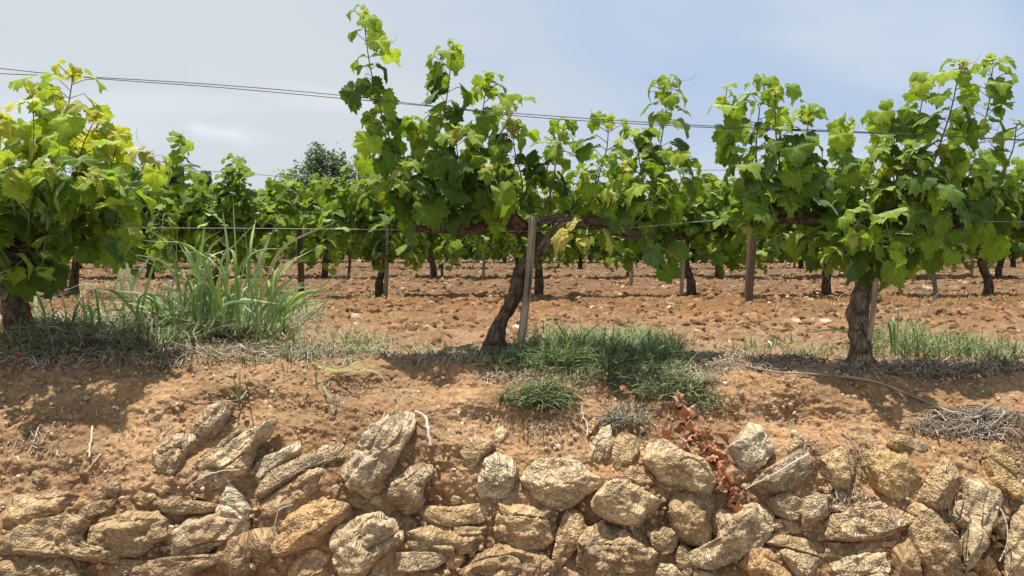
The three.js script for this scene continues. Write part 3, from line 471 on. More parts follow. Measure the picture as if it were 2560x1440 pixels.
// front vines: trunk, arms and shoots placed from the photograph
function frontVine({ zb = 0, basePx, D, label, trunk, trunkR, arms, shoots, seed, bark = barkMat, size = 0.064 }) {
  const base = hit(...basePx); base.z = -D; base.y = at(basePx[0], basePx[1], D).y; base.x = at(basePx[0], basePx[1], D).x;
  const root = thing('grape_vine', base, label, 'vine', 'vines of the front row'), R = rng(seed), list = [];
  const W = (x, y, dz = 0) => at(x, y, D - dz);
  part('trunk', limb(trunk.map(([x, y, dz]) => W(x, y, dz).sub(base)), trunkR, { seg: 60, sides: 26, ridge: 0.26, knots: 0.26, seed, len: 16, grain: 7 }), bark, root);
  for (const a of arms) part('arm', limb(a.p.map(([x, y, dz]) => W(x, y, dz).sub(base)), a.r, { seg: 40, sides: 20, ridge: 0.24, knots: 0.42, seed: seed + a.p[0][0], len: 14, grain: 7 }), a.mat ?? bark, root);
  for (const s of shoots) {
    const dz0 = (s.z ?? (R() - 0.5) * 0.2) + zb, dz1 = s.z1 !== undefined ? s.z1 + zb : dz0 + (R() - 0.5) * 0.2, pts = s.p.map(([x, y], i) => { const t = i / (s.p.length - 1); return W(x + (i ? (R() - 0.5) * 14 : 0), y, lerp(dz0 * 0.4, dz1, t)); });
    growShoot(root, base, pts, R, { size: (s.size ?? 1) * size, pick: s.pick ?? greens(0.8), gap: s.gap ?? 0.032, dbl: s.dbl ?? 0.62, list, tend: s.tend ?? 0.2, bare: s.bare ?? 0.08, canes: s.p[0][1] - s.p[s.p.length - 1][1] > 200 ? caneBrown : caneGreen });
  }
  hangLeaves(root, list); return root;
}
const vineA = frontVine({ basePx: [55, 842], D: 2.50, seed: 21, label: 'stout vine with yellow-green leaves at the left edge behind the tall grass', size: 0.078,
  trunk: [[58, 850], [48, 800], [34, 740], [28, 690], [40, 640], [60, 600]], trunkR: [0.052, 0.038, 0.031, 0.030, 0.032, 0.036],
  arms: [{ p: [[55, 615], [110, 590], [180, 565], [240, 550]], r: [0.04, 0.03, 0.022, 0.014] }, { p: [[45, 620], [-20, 600], [-90, 590]], r: [0.036, 0.026, 0.016] }],
  shoots: [
    { p: [[80, 590], [130, 420], [165, 300], [185, 180]], pick: limes }, { p: [[50, 600], [75, 450], [85, 330], [85, 225]], pick: limes }, { p: [[110, 585], [185, 450], [215, 360], [235, 290]], pick: limes },
    { p: [[170, 570], [250, 480], [285, 400], [300, 335]], pick: limes }, { p: [[210, 560], [300, 500], [345, 440], [368, 390]], pick: limes, z1: 0.12 }, { p: [[200, 560], [290, 560], [330, 570]], pick: greens(0.9, 0.3), z1: 0.2 },
    { p: [[20, 610], [-10, 480], [0, 380], [10, 300]], pick: limes }, { p: [[0, 605], [-50, 480], [-60, 360], [-70, 280]], pick: limes }, { p: [[-50, 595], [-120, 500], [-160, 400]], pick: limes }, { p: [[30, 620], [20, 650], [10, 690]], z1: 0.15 },
    { p: [[60, 615], [90, 640], [110, 680]], z1: 0.12 }, { p: [[-10, 620], [-40, 650], [-50, 700]], z1: 0.15 }, { p: [[100, 590], [120, 500], [120, 430]], z1: 0.3, pick: greens(0.9, 0.25) }, { p: [[60, 600], [40, 520], [30, 440]], z1: 0.32, pick: greens(0.9, 0.25) },
    { p: [[170, 565], [200, 510], [230, 440]], z1: 0.3, pick: greens(0.9, 0.2) }, { p: [[120, 585], [160, 600], [190, 625]], z1: -0.1 },
  ] });
const vineB = frontVine({ zb: -0.05, basePx: [1240, 900], D: 2.55, seed: 33, label: 'vine with a leaning bare trunk and two leafy arms beside the wooden stake', size: 0.064,
  trunk: [[1236, 905], [1240, 860], [1250, 810], [1275, 765], [1292, 720], [1300, 680], [1330, 640], [1350, 610], [1362, 590]], trunkR: [0.048, 0.034, 0.026, 0.0235, 0.023, 0.023, 0.024, 0.025, 0.022],
  arms: [{ p: [[1350, 625, 0.01], [1385, 590, 0.02], [1425, 560, 0.02], [1475, 555, 0.01], [1530, 575, 0], [1600, 590, 0]], r: [0.024, 0.021, 0.018, 0.018, 0.015, 0.011], mat: barkPale },
    { p: [[1432, 550, 0.02], [1405, 545, 0.025], [1372, 550, 0.025], [1342, 556, 0.02]], r: [0.009, 0.013, 0.012, 0.01], mat: barkPale },
    { p: [[1350, 600, -0.01], [1310, 575, -0.01], [1250, 565, 0], [1180, 572, 0], [1110, 572, 0], [1040, 572, 0]], r: [0.02, 0.019, 0.017, 0.015, 0.012, 0.01], mat: barkRed },
    { p: [[1310, 575], [1285, 545], [1265, 520]], r: [0.024, 0.02, 0.016], mat: barkRed }],
  shoots: [
    { p: [[1055, 570], [1010, 440], [965, 300], [925, 160], [903, 35]], gap: 0.036, dbl: 0.5, tend: 0.35 }, { p: [[1100, 570], [1085, 420], [1110, 260], [1128, 110]], tend: 0.3 }, { p: [[1180, 570], [1175, 430], [1200, 300], [1217, 195]], dbl: 0.8 },
    { p: [[1245, 565], [1245, 430], [1262, 330], [1270, 265]], dbl: 0.8 }, { p: [[1050, 572], [985, 500], [955, 400], [935, 290]], z1: 0.1 }, { p: [[1285, 545], [1305, 470], [1290, 370], [1282, 310]] },
    { p: [[1075, 572], [1030, 500], [1010, 420]], z1: 0.16, dbl: 0.9 }, { p: [[1150, 570], [1120, 480], [1060, 380], [1030, 300]], z1: 0.12, dbl: 0.7 }, { p: [[1210, 568], [1180, 490], [1150, 400], [1140, 330]], z1: 0.16 }, { p: [[1265, 560], [1230, 490], [1220, 420]], z1: 0.18, dbl: 0.8 },
    { p: [[1120, 570], [1100, 500], [1105, 430]], z1: -0.2, dbl: 0.8 }, { p: [[1230, 568], [1235, 500], [1240, 420]], z1: -0.2 },
    { p: [[1340, 560], [1372, 480], [1395, 390], [1408, 300]], size: 0.92 }, { p: [[1370, 555], [1380, 500], [1370, 420], [1385, 360]], size: 0.9, z1: -0.12 }, { p: [[1480, 556], [1495, 450], [1512, 370], [1525, 300]], size: 0.92, dbl: 0.4 },
    { p: [[1600, 590], [1640, 450], [1660, 320], [1668, 200]], tend: 0.4, dbl: 0.8 }, { p: [[1570, 585], [1600, 480], [1605, 400], [1590, 330]] }, { p: [[1620, 590], [1680, 500], [1705, 440], [1715, 400]] },
    { p: [[1560, 582], [1620, 530], [1650, 460]], z1: 0.16, dbl: 0.8 }, { p: [[1610, 590], [1660, 620], [1700, 630]], z1: -0.05 }, { p: [[1320, 565], [1335, 530], [1330, 500]], size: 0.7 },
    { p: [[1500, 505], [1490, 480], [1495, 430], [1503, 400]], pick: golds, size: 0.6, gap: 0.024, z: 0.2, z1: 0.26, dbl: 0.9, tend: 0, bare: 0 }, { p: [[1465, 500], [1460, 470], [1468, 430]], pick: golds, size: 0.55, gap: 0.03, z: 0.24, z1: 0.28, dbl: 0.9, tend: 0, bare: 0 }, { p: [[1540, 515], [1548, 490], [1558, 445], [1562, 415]], pick: golds, size: 0.6, gap: 0.024, z: 0.2, z1: 0.26, dbl: 0.9, tend: 0, bare: 0 },
    { p: [[1470, 565], [1462, 590], [1462, 606]], pick: golds, size: 1.0, z: 0.14, z1: 0.16, gap: 0.03, dbl: 0, tend: 0 }, { p: [[1530, 580], [1525, 600]], pick: golds, size: 0.6, z: 0.08, z1: 0.1, gap: 0.02, tend: 0 },
  ] });
const vineC = frontVine({ zb: -0.09, basePx: [2150, 915], D: 2.42, seed: 47, label: 'broad leafy vine with a thick fluted trunk standing upright at the right', size: 0.064, bark: barkPale,
  trunk: [[2148, 925], [2152, 880], [2150, 830], [2146, 780], [2160, 730], [2170, 690], [2172, 650], [2170, 625]], trunkR: [0.056, 0.034, 0.028, 0.027, 0.028, 0.031, 0.029, 0.024],
  arms: [{ p: [[2165, 640], [2130, 600], [2070, 565], [2000, 548], [1930, 552], [1880, 555]], r: [0.02, 0.02, 0.019, 0.017, 0.013, 0.01], mat: barkRed }, { p: [[2178, 640], [2220, 600], [2290, 565], [2360, 560], [2420, 565]], r: [0.02, 0.02, 0.018, 0.015, 0.011], mat: barkRed }],
  shoots: [
    { p: [[1910, 553], [1860, 430], [1820, 330], [1806, 250]] }, { p: [[1935, 552], [1895, 420], [1900, 300], [1915, 200]] }, { p: [[1985, 550], [1955, 430], [1945, 320], [1940, 230]] }, { p: [[2040, 556], [2015, 440], [2010, 350], [2020, 280]] },
    { p: [[2090, 575], [2085, 450], [2105, 370], [2120, 310]] }, { p: [[2150, 610], [2175, 450], [2200, 350], [2215, 275]] }, { p: [[2220, 600], [2260, 420], [2290, 300], [2310, 200]], tend: 0.3 }, { p: [[2285, 566], [2340, 400], [2380, 270], [2405, 160]], tend: 0.3 },
    { p: [[2350, 560], [2420, 420], [2470, 280], [2490, 150]], tend: 0.35 }, { p: [[2390, 562], [2480, 470], [2530, 380], [2545, 310]] }, { p: [[2400, 563], [2470, 540], [2520, 480]] }, { p: [[2300, 570], [2370, 620], [2400, 600]], z1: 0.1 },
    { p: [[2200, 610], [2220, 520], [2270, 440], [2300, 400]], pick: limes, z1: 0.13, size: 1.1 }, { p: [[2230, 600], [2300, 520], [2340, 430]], z1: 0.13, pick: greens(0.9, 0.3) }, { p: [[2140, 615], [2090, 610], [2065, 635]], z1: 0.2, bare: 0 }, { p: [[2180, 625], [2190, 590], [2150, 560], [2130, 590]], z1: 0.26, bare: 0, gap: 0.022 }, { p: [[2170, 630], [2215, 600], [2240, 620]], z1: 0.26, bare: 0, gap: 0.022 }, { p: [[2190, 640], [2250, 655], [2290, 670]], z1: 0.1 },
    { p: [[1930, 553], [1880, 540], [1860, 560]], z1: 0.1 }, { p: [[2010, 550], [1980, 480], [1980, 410]], z1: 0.06, dbl: 0.8 }, { p: [[2100, 580], [2110, 500], [2140, 420]], z1: 0.1, dbl: 0.9, pick: greens(0.9, 0.3) }, { p: [[2260, 575], [2240, 500], [2230, 400], [2240, 330]], z1: -0.15 },
    { p: [[2330, 562], [2340, 470], [2370, 380]], z1: 0.1 }, { p: [[2380, 562], [2410, 480], [2440, 400]], z1: 0.1, dbl: 0.8 }, { p: [[2060, 562], [2050, 600], [2065, 625]], z1: -0.1 }, { p: [[1950, 553], [1920, 480], [1870, 420]], z1: 0.05 },
  ] });

// ---------------------------------------------------------------- vines of the rows behind
function rowVine(seed, geos, gap, mats, keep, size, spike) {               // at the origin, arms along x
  const R = rng(seed), root = new THREE.Group(), list = [], zero = V(0, 0, 0), lean = (R() - 0.5) * 0.14, h = 0.46 + 0.06 * R();
  part('trunk', limb([V(lean, -0.04, 0), V(lean * 1.3, 0.1, 0.01), V(lean * 0.2, 0.26, -0.01), V(0, h, 0)], [0.036, 0.028, 0.021, 0.024], { seg: 22, sides: 12, seed, ridge: 0.2, knots: 0.3 }), barkMat, root);
  for (const s of [-1, 1]) part('arm', limb([V(0, h - 0.03, 0), V(s * 0.14, h + 0.02, 0), V(s * 0.32, h + 0.01, 0.01), V(s * 0.46, h + 0.01, 0)], [0.03, 0.024, 0.018, 0.012], { seg: 16, sides: 10, seed: seed + s, ridge: 0.2, knots: 0.35 }), barkMat, root);
  const N = 23;
  for (let i = 0; i < N; i++) {
    const x = -0.48 + 0.96 * (i + R() * 0.6) / N, len = spike && i === 5 ? 0.6 : 0.25 + 0.14 * R() + (R() < 0.08 ? 0.1 : 0), out = (R() - 0.5) * 0.34, side = (R() - 0.5) * 0.22, drop = i % 3 === 1;
    const p = drop ? [V(x, h, 0), V(x + side, h + 0.09, out * 1.4), V(x + side * 1.6, h - 0.08, out * 2.2), V(x + side * 1.7, h - 0.26, out * 2.4)] : [V(x, h, 0), V(x + side * 0.5, h + len * 0.4, out * 0.7), V(x + side, h + len, out)];
    growShoot(root, zero, p, R, { size, gap, pick: mats, rad: 0.003, dbl: 0.85, tend: 0.08, geos, list });
  }
  hangLeaves(root, list.map((l) => ({ ...l, rank: R() })), 300, keep); return root;
}
const rowGreens = (t, R) => { const r = R(); if (t > 0.85) return r < 0.4 ? LEAF.lime : LEAF.fresh; return r < 0.26 ? LEAF.deep : r < 0.32 ? LEAF.blue : r < 0.62 ? LEAF.mid : r < 0.93 ? LEAF.fresh : LEAF.lime; };
const P2 = [61, 62, 63, 64].map((s) => rowVine(s, SIMPLE, 0.026, rowGreens, 290, 0.066, s === 63)), P3 = [71, 72, 73].map((s) => rowVine(s, SIMPLE, 0.03, rowGreens, 160, 0.07));
// farther vines: a trunk and a crown of leaves too small to pick apart
function farVine(seed, n) {
  const R = rng(seed), root = new THREE.Group(), b = new Build(), lean = (R() - 0.5) * 0.12;
  part('trunk', limb([V(lean, -0.04, 0), V(lean * 0.5, 0.2, 0), V(0, 0.5, 0)], [0.034, 0.024, 0.022], { seg: 8, sides: 7, seed, ridge: 0.1, knots: 0.3 }), barkMat, root);
  for (let i = 0; i < n; i++) {
    const x = (R() * 2 - 1) * 0.58, top = 0.74 + 0.16 * vnoise(x * 5 + seed, 0, 0) + 0.08 * R(), y = lerp(0.15 + 0.1 * Math.abs(vnoise(x * 6, seed, 1)), top, Math.pow(R(), 0.8)), z = (R() * 2 - 1) * 0.26 * (1 - 0.5 * Math.abs(y - 0.55)), s = 0.06 + 0.035 * R();
    const M = leafFrame(R, V(x, y, z), V(R() - 0.5, 0, R() - 0.5).normalize(), s), g = TINY[Math.floor(R() * 3)], p = g.attributes.position, a = b.count, k = R(), c = k < 0.3 ? [0.09, 0.18, 0.025] : k < 0.7 ? [0.15, 0.27, 0.03] : [0.24, 0.37, 0.04], v = V(0, 0, 0);
    for (let q = 0; q < p.count; q++) { v.fromBufferAttribute(p, q).applyMatrix4(M); b.vert(v.x, v.y, v.z, c); } for (const q of g.index.array) b.i.push(a + q);
  }
  part('crown', b.geo(), foliageMat, root); return root;
}
const PF = [81, 82, 83, 84].map((s) => farVine(s, 640));
const protoUsed = new Set();
function plant(proto, x, D, turn, sc, label, group) {
  const o = protoUsed.has(proto) ? proto.clone() : proto; protoUsed.add(proto); o.name = named('grape_vine'); o.userData = {};
  o.position.set(x, fieldY(x, D), -D); o.rotation.y = turn; o.scale.setScalar(sc); scene.add(o); return tag(o, label, 'vine', group);
}
const xAt = (px, D) => (px - 1280) / F * D;
{
  const R = rng(4), D2 = 5.2;
  const row2 = [
    [-170, 'second-row vine at the far left edge mostly hidden behind the yellow-green front vine'], [205, 'second-row vine peeping out below the yellow-green front vine at the left'], [560, 'bushy second-row vine rising to a point behind the tall grass clump'], [968, 'second-row vine with a thin grey stake, just left of the leaning front trunk'],
    [1345, 'second-row vine whose dark trunk shows right behind the leaning wooden stake'], [1715, 'second-row vine with a swollen trunk foot between the leaning vine and the thick post'], [2085, 'second-row vine whose trunk hides behind leaves left of the fluted trunk'], [2450, 'second-row vine at the right edge under the tallest right-hand shoots'], [2790, 'second-row vine just past the right edge of the view'],
  ];
  row2.forEach(([px, label], i) => plant(P2[i % 4], xAt(px, D2), D2 + (R() - 0.5) * 0.1, (i % 2 ? Math.PI : 0) + (R() - 0.5) * 0.3, (i > 3 ? 0.92 : 1.0) + 0.1 * R(), label, 'vines of the second row'));
  const words = ['', '', '', 'third', 'fourth', 'fifth', 'sixth', 'seventh', 'eighth', 'ninth', 'tenth'];
  for (let r = 3; r <= 10; r++) {
    const D = 5.2 + 2.6 * (r - 2), half = D * 0.74, step = r < 5 ? 1.0 : 1.12, off = R() * step;
    let nth = 0; const ord = ['first', 'second', 'third', 'fourth', 'fifth', 'sixth', 'seventh', 'eighth', 'ninth', 'tenth', 'eleventh', 'twelfth', 'thirteenth', 'fourteenth', 'fifteenth', 'sixteenth', 'seventeenth', 'eighteenth'];
    for (let x = -half + off - 0.4; x < half + 0.4; x += step) plant(r === 3 ? P3[Math.floor(R() * 3)] : PF[Math.floor(R() * 4)], x + (R() - 0.5) * 0.2, D + (R() - 0.5) * 0.15, R() * 0.5 + (R() < 0.5 ? Math.PI : 0), 0.92 + 0.2 * R(), r < 5 ? (Math.abs(x) < D * 0.6875 ? `small green vine, ${ord[nth++]} from the left in the ${words[r]} row back` : `small green vine just outside the ${x < 0 ? 'left' : 'right'} edge in the ${words[r]} row back`) : `one of the small green vines lined up in the ${words[r]} row back`, `vines of the ${words[r]} row`);
  }
}

// ---------------------------------------------------------------- stakes, posts and wires
function stake(p0, p1, w, mat, label, name = 'wooden_stake', cat_ = 'stake', seed = 1) {
  const d = p1.clone().sub(p0), n = 14, b = new Build(), T = d.clone().normalize(), U = V(1, 0, 0).addScaledVector(T, -T.x).normalize(), W = T.clone().cross(U), turn = 0.5 + seed;
  for (let i = 0; i <= n; i++) for (let k = 0; k <= 8; k++) {
    const t = i / n, a = (k % 8) / 8 * 6.2832 + turn, sq = 1 / Math.max(Math.abs(Math.cos(a - turn + 0.39)), Math.abs(Math.sin(a - turn + 0.39))), r = w * 0.5 * Math.min(sq, 1.25) * (1 + 0.05 * vnoise(t * 9, k % 8, seed)), bend = 0.006 * Math.sin(t * 3.1) ;
    const p = p0.clone().addScaledVector(d, t).addScaledVector(U, Math.cos(a) * r + bend).addScaledVector(W, Math.sin(a) * r); b.vert(p.x - p0.x, p.y - p0.y, p.z - p0.z, [1, 1, 1], k / 8, t);
  }
  for (let i = 0; i < n; i++) for (let k = 0; k < 8; k++) { const a = i * 9 + k; b.i.push(a, a + 1, a + 9, a + 1, a + 10, a + 9); }
  const c = b.vert(d.x, d.y, d.z, [1, 1, 1], 0.5, 1); for (let k = 0; k < 8; k++) b.i.push(n * 9 + k, n * 9 + k + 1, c);
  const m = solo(name, b.geo(), mat, label, cat_); m.position.copy(p0); return m;
}
stake(at(1298, 885, 2.52), at(1333, 540, 2.50), 0.025, woodMat, 'weathered grey wooden stake leaning beside the trunk of the bent vine', 'wooden_stake', 'stake', 1);
stake(at(2173, 850, 2.36), at(2190, 645, 2.36), 0.016, woodMat, 'short grey wooden stake tied against the thick fluted trunk', 'wooden_stake', 'stake', 2);
stake(V(xAt(1872, 4.75), -0.02, -4.75), at(1886, 430, 4.78), 0.052, woodBrown, 'thick brown wooden post standing in the second row between the two right-hand front vines', 'wooden_post', 'post', 3);
stake(V(xAt(962, 5.1), -0.02, -5.1), at(966, 560, 5.1), 0.028, woodMat, 'thin grey stake at the second-row vine left of the leaning trunk', 'wooden_stake', 'stake', 4);
stake(V(xAt(1703, 5.1), -0.02, -5.1), at(1708, 600, 5.1), 0.024, woodMat, 'thin grey stake pressed against the swollen trunk in the second row', 'wooden_stake', 'stake', 5);
stake(V(xAt(752, 5.6), -0.02, -5.6), at(745, 505, 5.6), 0.045, woodBrown, 'dark wooden post in the gap between two second-row vines above the grass', 'wooden_post', 'post', 6);
stake(V(xAt(1577, 6.6), -0.02, -6.6), at(1577, 600, 6.6), 0.034, woodMat, 'slim grey stake standing between rows right of the leaning wooden stake', 'wooden_stake', 'stake', 7);
stake(V(xAt(2118, 7.4), -0.02, -7.4), at(2128, 620, 7.4), 0.03, woodMat, 'leaning pale stake in the third row left of the fluted trunk', 'wooden_stake', 'stake', 8);
stake(V(xAt(2345, 5.3), -0.02, -5.3), at(2318, 610, 5.3), 0.03, woodMat, 'slanted grey stake in the second row right of the fluted trunk', 'wooden_stake', 'stake', 9);
stake(V(xAt(2287, 6.9), -0.02, -6.9), at(2270, 640, 6.9), 0.026, woodMat, 'pale slanted stake farther back right of the fluted trunk', 'wooden_stake', 'stake', 10);
[[1105, 7.9, 'third'], [1208, 7.6, 'third'], [1395, 10.3, 'fourth'], [1655, 10.5, 'fourth'], [1800, 7.7, 'third'], [1985, 10.2, 'fourth'], [2215, 10.4, 'fourth'], [2430, 7.8, 'third'], [870, 7.8, 'third'], [1040, 10.4, 'fourth'], [640, 7.7, 'third']].forEach(([px, D, w], i) => stake(V(xAt(px, D), -0.02, -D), at(px + (i % 3 - 1) * 5, 610, D), 0.028, i % 2 ? woodMat : woodBrown, ['thin brown stake in the third row back under the left arm of the leaning vine', 'thin grey stake in the third row back close left of the leaning trunk', 'thin brown stake in the fourth row back just right of the leaning stake', 'thin grey stake in the fourth row back left of the swollen second-row trunk', 'thin brown stake in the third row back left of the thick brown post', 'thin grey stake in the fourth row back right of the thick brown post', 'thin brown stake in the fourth row back just right of the fluted trunk', 'thin grey stake in the third row back near the right edge', 'thin brown stake in the third row back left of the thin second-row stake', 'thin grey stake in the fourth row back right of the thin second-row stake', 'thin brown stake in the third row back behind the right of the tall grass clump'][i], 'wooden_stake', 'stake', 20 + i));
function wire(pts, r, mat, label) { const b = new Build(); b.tube(curvePts(pts, 80), () => r, 6, [1, 1, 1]); return solo('wire', b.geo(), mat, label, 'wire'); }
wire([at(-60, 165, 2.62), at(0, 171, 2.62), at(230, 195, 2.6), at(555, 219, 2.58), at(880, 248, 2.55), at(1300, 284, 2.52), at(1800, 316, 2.46), at(2120, 328, 2.43), at(2640, 356, 2.4)], 0.0016, wireMat, 'upper strand of the thin dark trellis wires across the sky');
wire([at(-60, 180, 2.63), at(0, 184, 2.63), at(230, 193, 2.61), at(560, 213, 2.59), at(880, 241, 2.56), at(1300, 290, 2.53), at(1800, 320, 2.47), at(2120, 331, 2.44), at(2640, 352, 2.41)], 0.0016, wireMat, 'second dark strand twisted below the upper trellis wire');
wire([at(-60, 575, 2.66), at(380, 570, 2.62), at(960, 574, 2.56), at(1330, 578, 2.53), at(1480, 577, 2.51), at(1760, 553, 2.48), at(1890, 546, 2.46), at(2640, 556, 2.42)], 0.0012, wireBright, 'low pale wire running at arm height along the front row');
wire([V(-5, 0.86, -5.2), V(xAt(560, 5.2), 0.875, -5.2), V(xAt(760, 5.2), 0.835, -5.2), V(xAt(1345, 5.2), 0.88, -5.2), V(5, 0.88, -5.2)], 0.0022, wireMat, 'dark wire along the top of the second row of vines');
{ // rusty ties
  const b = new Build(); for (const [x, y, rx] of [[2172, 690, 0.047], [2174, 694, 0.047], [2172, 640, 0.05]]) { const c = at(x, y, 2.42), pts = []; for (let i = 0; i <= 20; i++) { const a = i / 20 * 6.2832; pts.push(V(c.x + Math.cos(a) * rx, c.y + 0.004 * Math.sin(a * 2), c.z + Math.sin(a) * rx)); } b.tube(pts, () => 0.0022, 5, [1, 1, 1]); }
  solo('wire_tie', b.geo(), std(RGB(0.16, 0.06, 0.035), { roughness: 0.8 }), 'rusty wire ties wound round the thick fluted trunk', 'tie');
}

// ---------------------------------------------------------------- grass and dry litter
const GREEN = [[0.10, 0.155, 0.028], [0.155, 0.215, 0.042], [0.23, 0.29, 0.075], [0.075, 0.115, 0.024], [0.27, 0.27, 0.10], [0.36, 0.31, 0.19]], DRY = [[0.40, 0.33, 0.23], [0.29, 0.225, 0.155], [0.52, 0.45, 0.33], [0.16, 0.12, 0.088]];
function blade(b, R, p, h, w, lean, az, col, seg = 5, curl = 1) {
  const dir = V(Math.cos(az), 0, Math.sin(az)), side = V(-Math.sin(az), 0, Math.cos(az)), pts = [];
  for (let i = 0; i <= seg; i++) { const t = i / seg, out = lean * h * (0.35 * t + curl * 0.65 * t * t), y = h * (t - 0.42 * lean * curl * t * t); pts.push(V(p.x + dir.x * out, p.y + y, p.z + dir.z * out)); }
  b.ribbon(pts, (t) => w * (t < 0.15 ? 0.7 + 2 * t : 1 - Math.pow((t - 0.15) / 0.85, 1.6)) * 0.5 + 0.0002, side, col);
}
function patch(b, R, n, area, hgt, wid, cols, lean = 0.8, seg = 4) { for (let i = 0; i < n; i++) { const p = area(R); if (!p) continue; const h = hgt * (0.3 + 0.5 * R() + 0.6 * Math.max(0, vnoise(p.x * 11, 5, p.z * 16)) + 0.35 * R() * R()), c = cols[Math.floor(R() * cols.length)], k = 0.8 + 0.4 * R(); blade(b, R, p, h, wid * (0.7 + 0.6 * R()), lean * (0.3 + R()), R() * 6.283, [c[0] * k, c[1] * k, c[2] * k], seg); } }
const spotAt = (px, py, rx, ry) => (R) => { const a = R() * 6.283, r = Math.sqrt(R()), p = hit(px + Math.cos(a) * r * rx, py + Math.sin(a) * r * ry); p.y -= 0.005; return p; };
const LUSH = GREEN.slice(0, 4).concat([GREEN[1]]);
function meadow(label, seed, spots) { const b = new Build(), R = rng(seed); for (const s of spots) patch(b, R, s.n, spotAt(...s.a), s.h, s.w ?? 0.004, s.c ?? GREEN, s.lean ?? 0.9); return solo('grass', b.geo(), grassMat, label, 'grass', null, 'stuff'); }
meadow('dark green low grass around the foot of the leaning vine and its stake', 51, [
  { n: 1700, a: [1490, 890, 215, 42], h: 0.14, w: 0.0045, c: LUSH, lean: 1.1 }, { n: 500, a: [1350, 915, 130, 34], h: 0.09, c: LUSH, lean: 1.2 }, { n: 520, a: [1590, 912, 140, 44], h: 0.11, c: LUSH, lean: 1.2 }, { n: 160, a: [1200, 905, 60, 20], h: 0.05 }]);
meadow('light green grass creeping down the bank below the leaning vine', 52, [
  { n: 700, a: [1345, 1000, 100, 26], h: 0.065, w: 0.0036, c: LUSH, lean: 1.3 }, { n: 1100, a: [1640, 955, 135, 48], h: 0.07, w: 0.0036, lean: 1.2 }, { n: 420, a: [1750, 1000, 100, 34], h: 0.035, w: 0.003, lean: 1.3 }, { n: 420, a: [1450, 945, 120, 24], h: 0.05, w: 0.0034 }]);
meadow('sunlit green grass along the terrace edge on either side of the fluted trunk', 53, [
  { n: 620, a: [2330, 880, 190, 26], h: 0.13, c: LUSH }, { n: 480, a: [2500, 893, 130, 22], h: 0.085 }, { n: 420, a: [1980, 880, 150, 22], h: 0.065 }, { n: 160, a: [2250, 840, 70, 30], h: 0.12 }, { n: 120, a: [1800, 850, 120, 20], h: 0.05 }]);
meadow('tangled green grass under the tall clump at the left', 54, [
  { n: 1300, a: [560, 810, 210, 54], h: 0.19, w: 0.0065, lean: 1.1 }, { n: 900, a: [300, 845, 230, 48], h: 0.15, w: 0.006, lean: 1.2 }, { n: 380, a: [90, 870, 130, 32], h: 0.12, w: 0.006, lean: 1.2 }, { n: 520, a: [780, 865, 200, 36], h: 0.09, w: 0.004, lean: 1.2 }, { n: 240, a: [1000, 880, 140, 24], h: 0.055, w: 0.0035, lean: 1.2 }, { n: 420, a: [420, 900, 380, 18], h: 0.07, w: 0.004, lean: 1.4, c: [...GREEN, DRY[0], DRY[1]] }, { n: 160, a: [930, 790, 170, 30], h: 0.06, w: 0.004 }, { n: 420, a: [300, 745, 300, 30], h: 0.15, w: 0.006, lean: 1.1 }, { n: 300, a: [700, 790, 120, 30], h: 0.13, w: 0.005, lean: 1.3 }]);
meadow('sparse green weeds at the feet of the second and third rows', 55, [
  { n: 260, a: [1900, 770, 260, 14], h: 0.06, w: 0.005 }, { n: 260, a: [1450, 752, 300, 10], h: 0.05, w: 0.005 }, { n: 240, a: [900, 745, 220, 12], h: 0.07, w: 0.006 }, { n: 200, a: [2350, 760, 260, 18], h: 0.07, w: 0.006 }, { n: 300, a: [1300, 690, 1300, 12], h: 0.06, w: 0.008 }]);
meadow('thin dry grass greying the ground between the rows farther back', 59, [{ n: 1100, a: [1300, 688, 1500, 14], h: 0.07, w: 0.006, c: DRY, lean: 1.2 }, { n: 900, a: [1300, 665, 1500, 10], h: 0.09, w: 0.009, c: DRY, lean: 1.2 }, { n: 350, a: [1500, 748, 900, 8], h: 0.045, w: 0.004, c: DRY, lean: 1.3 }]);
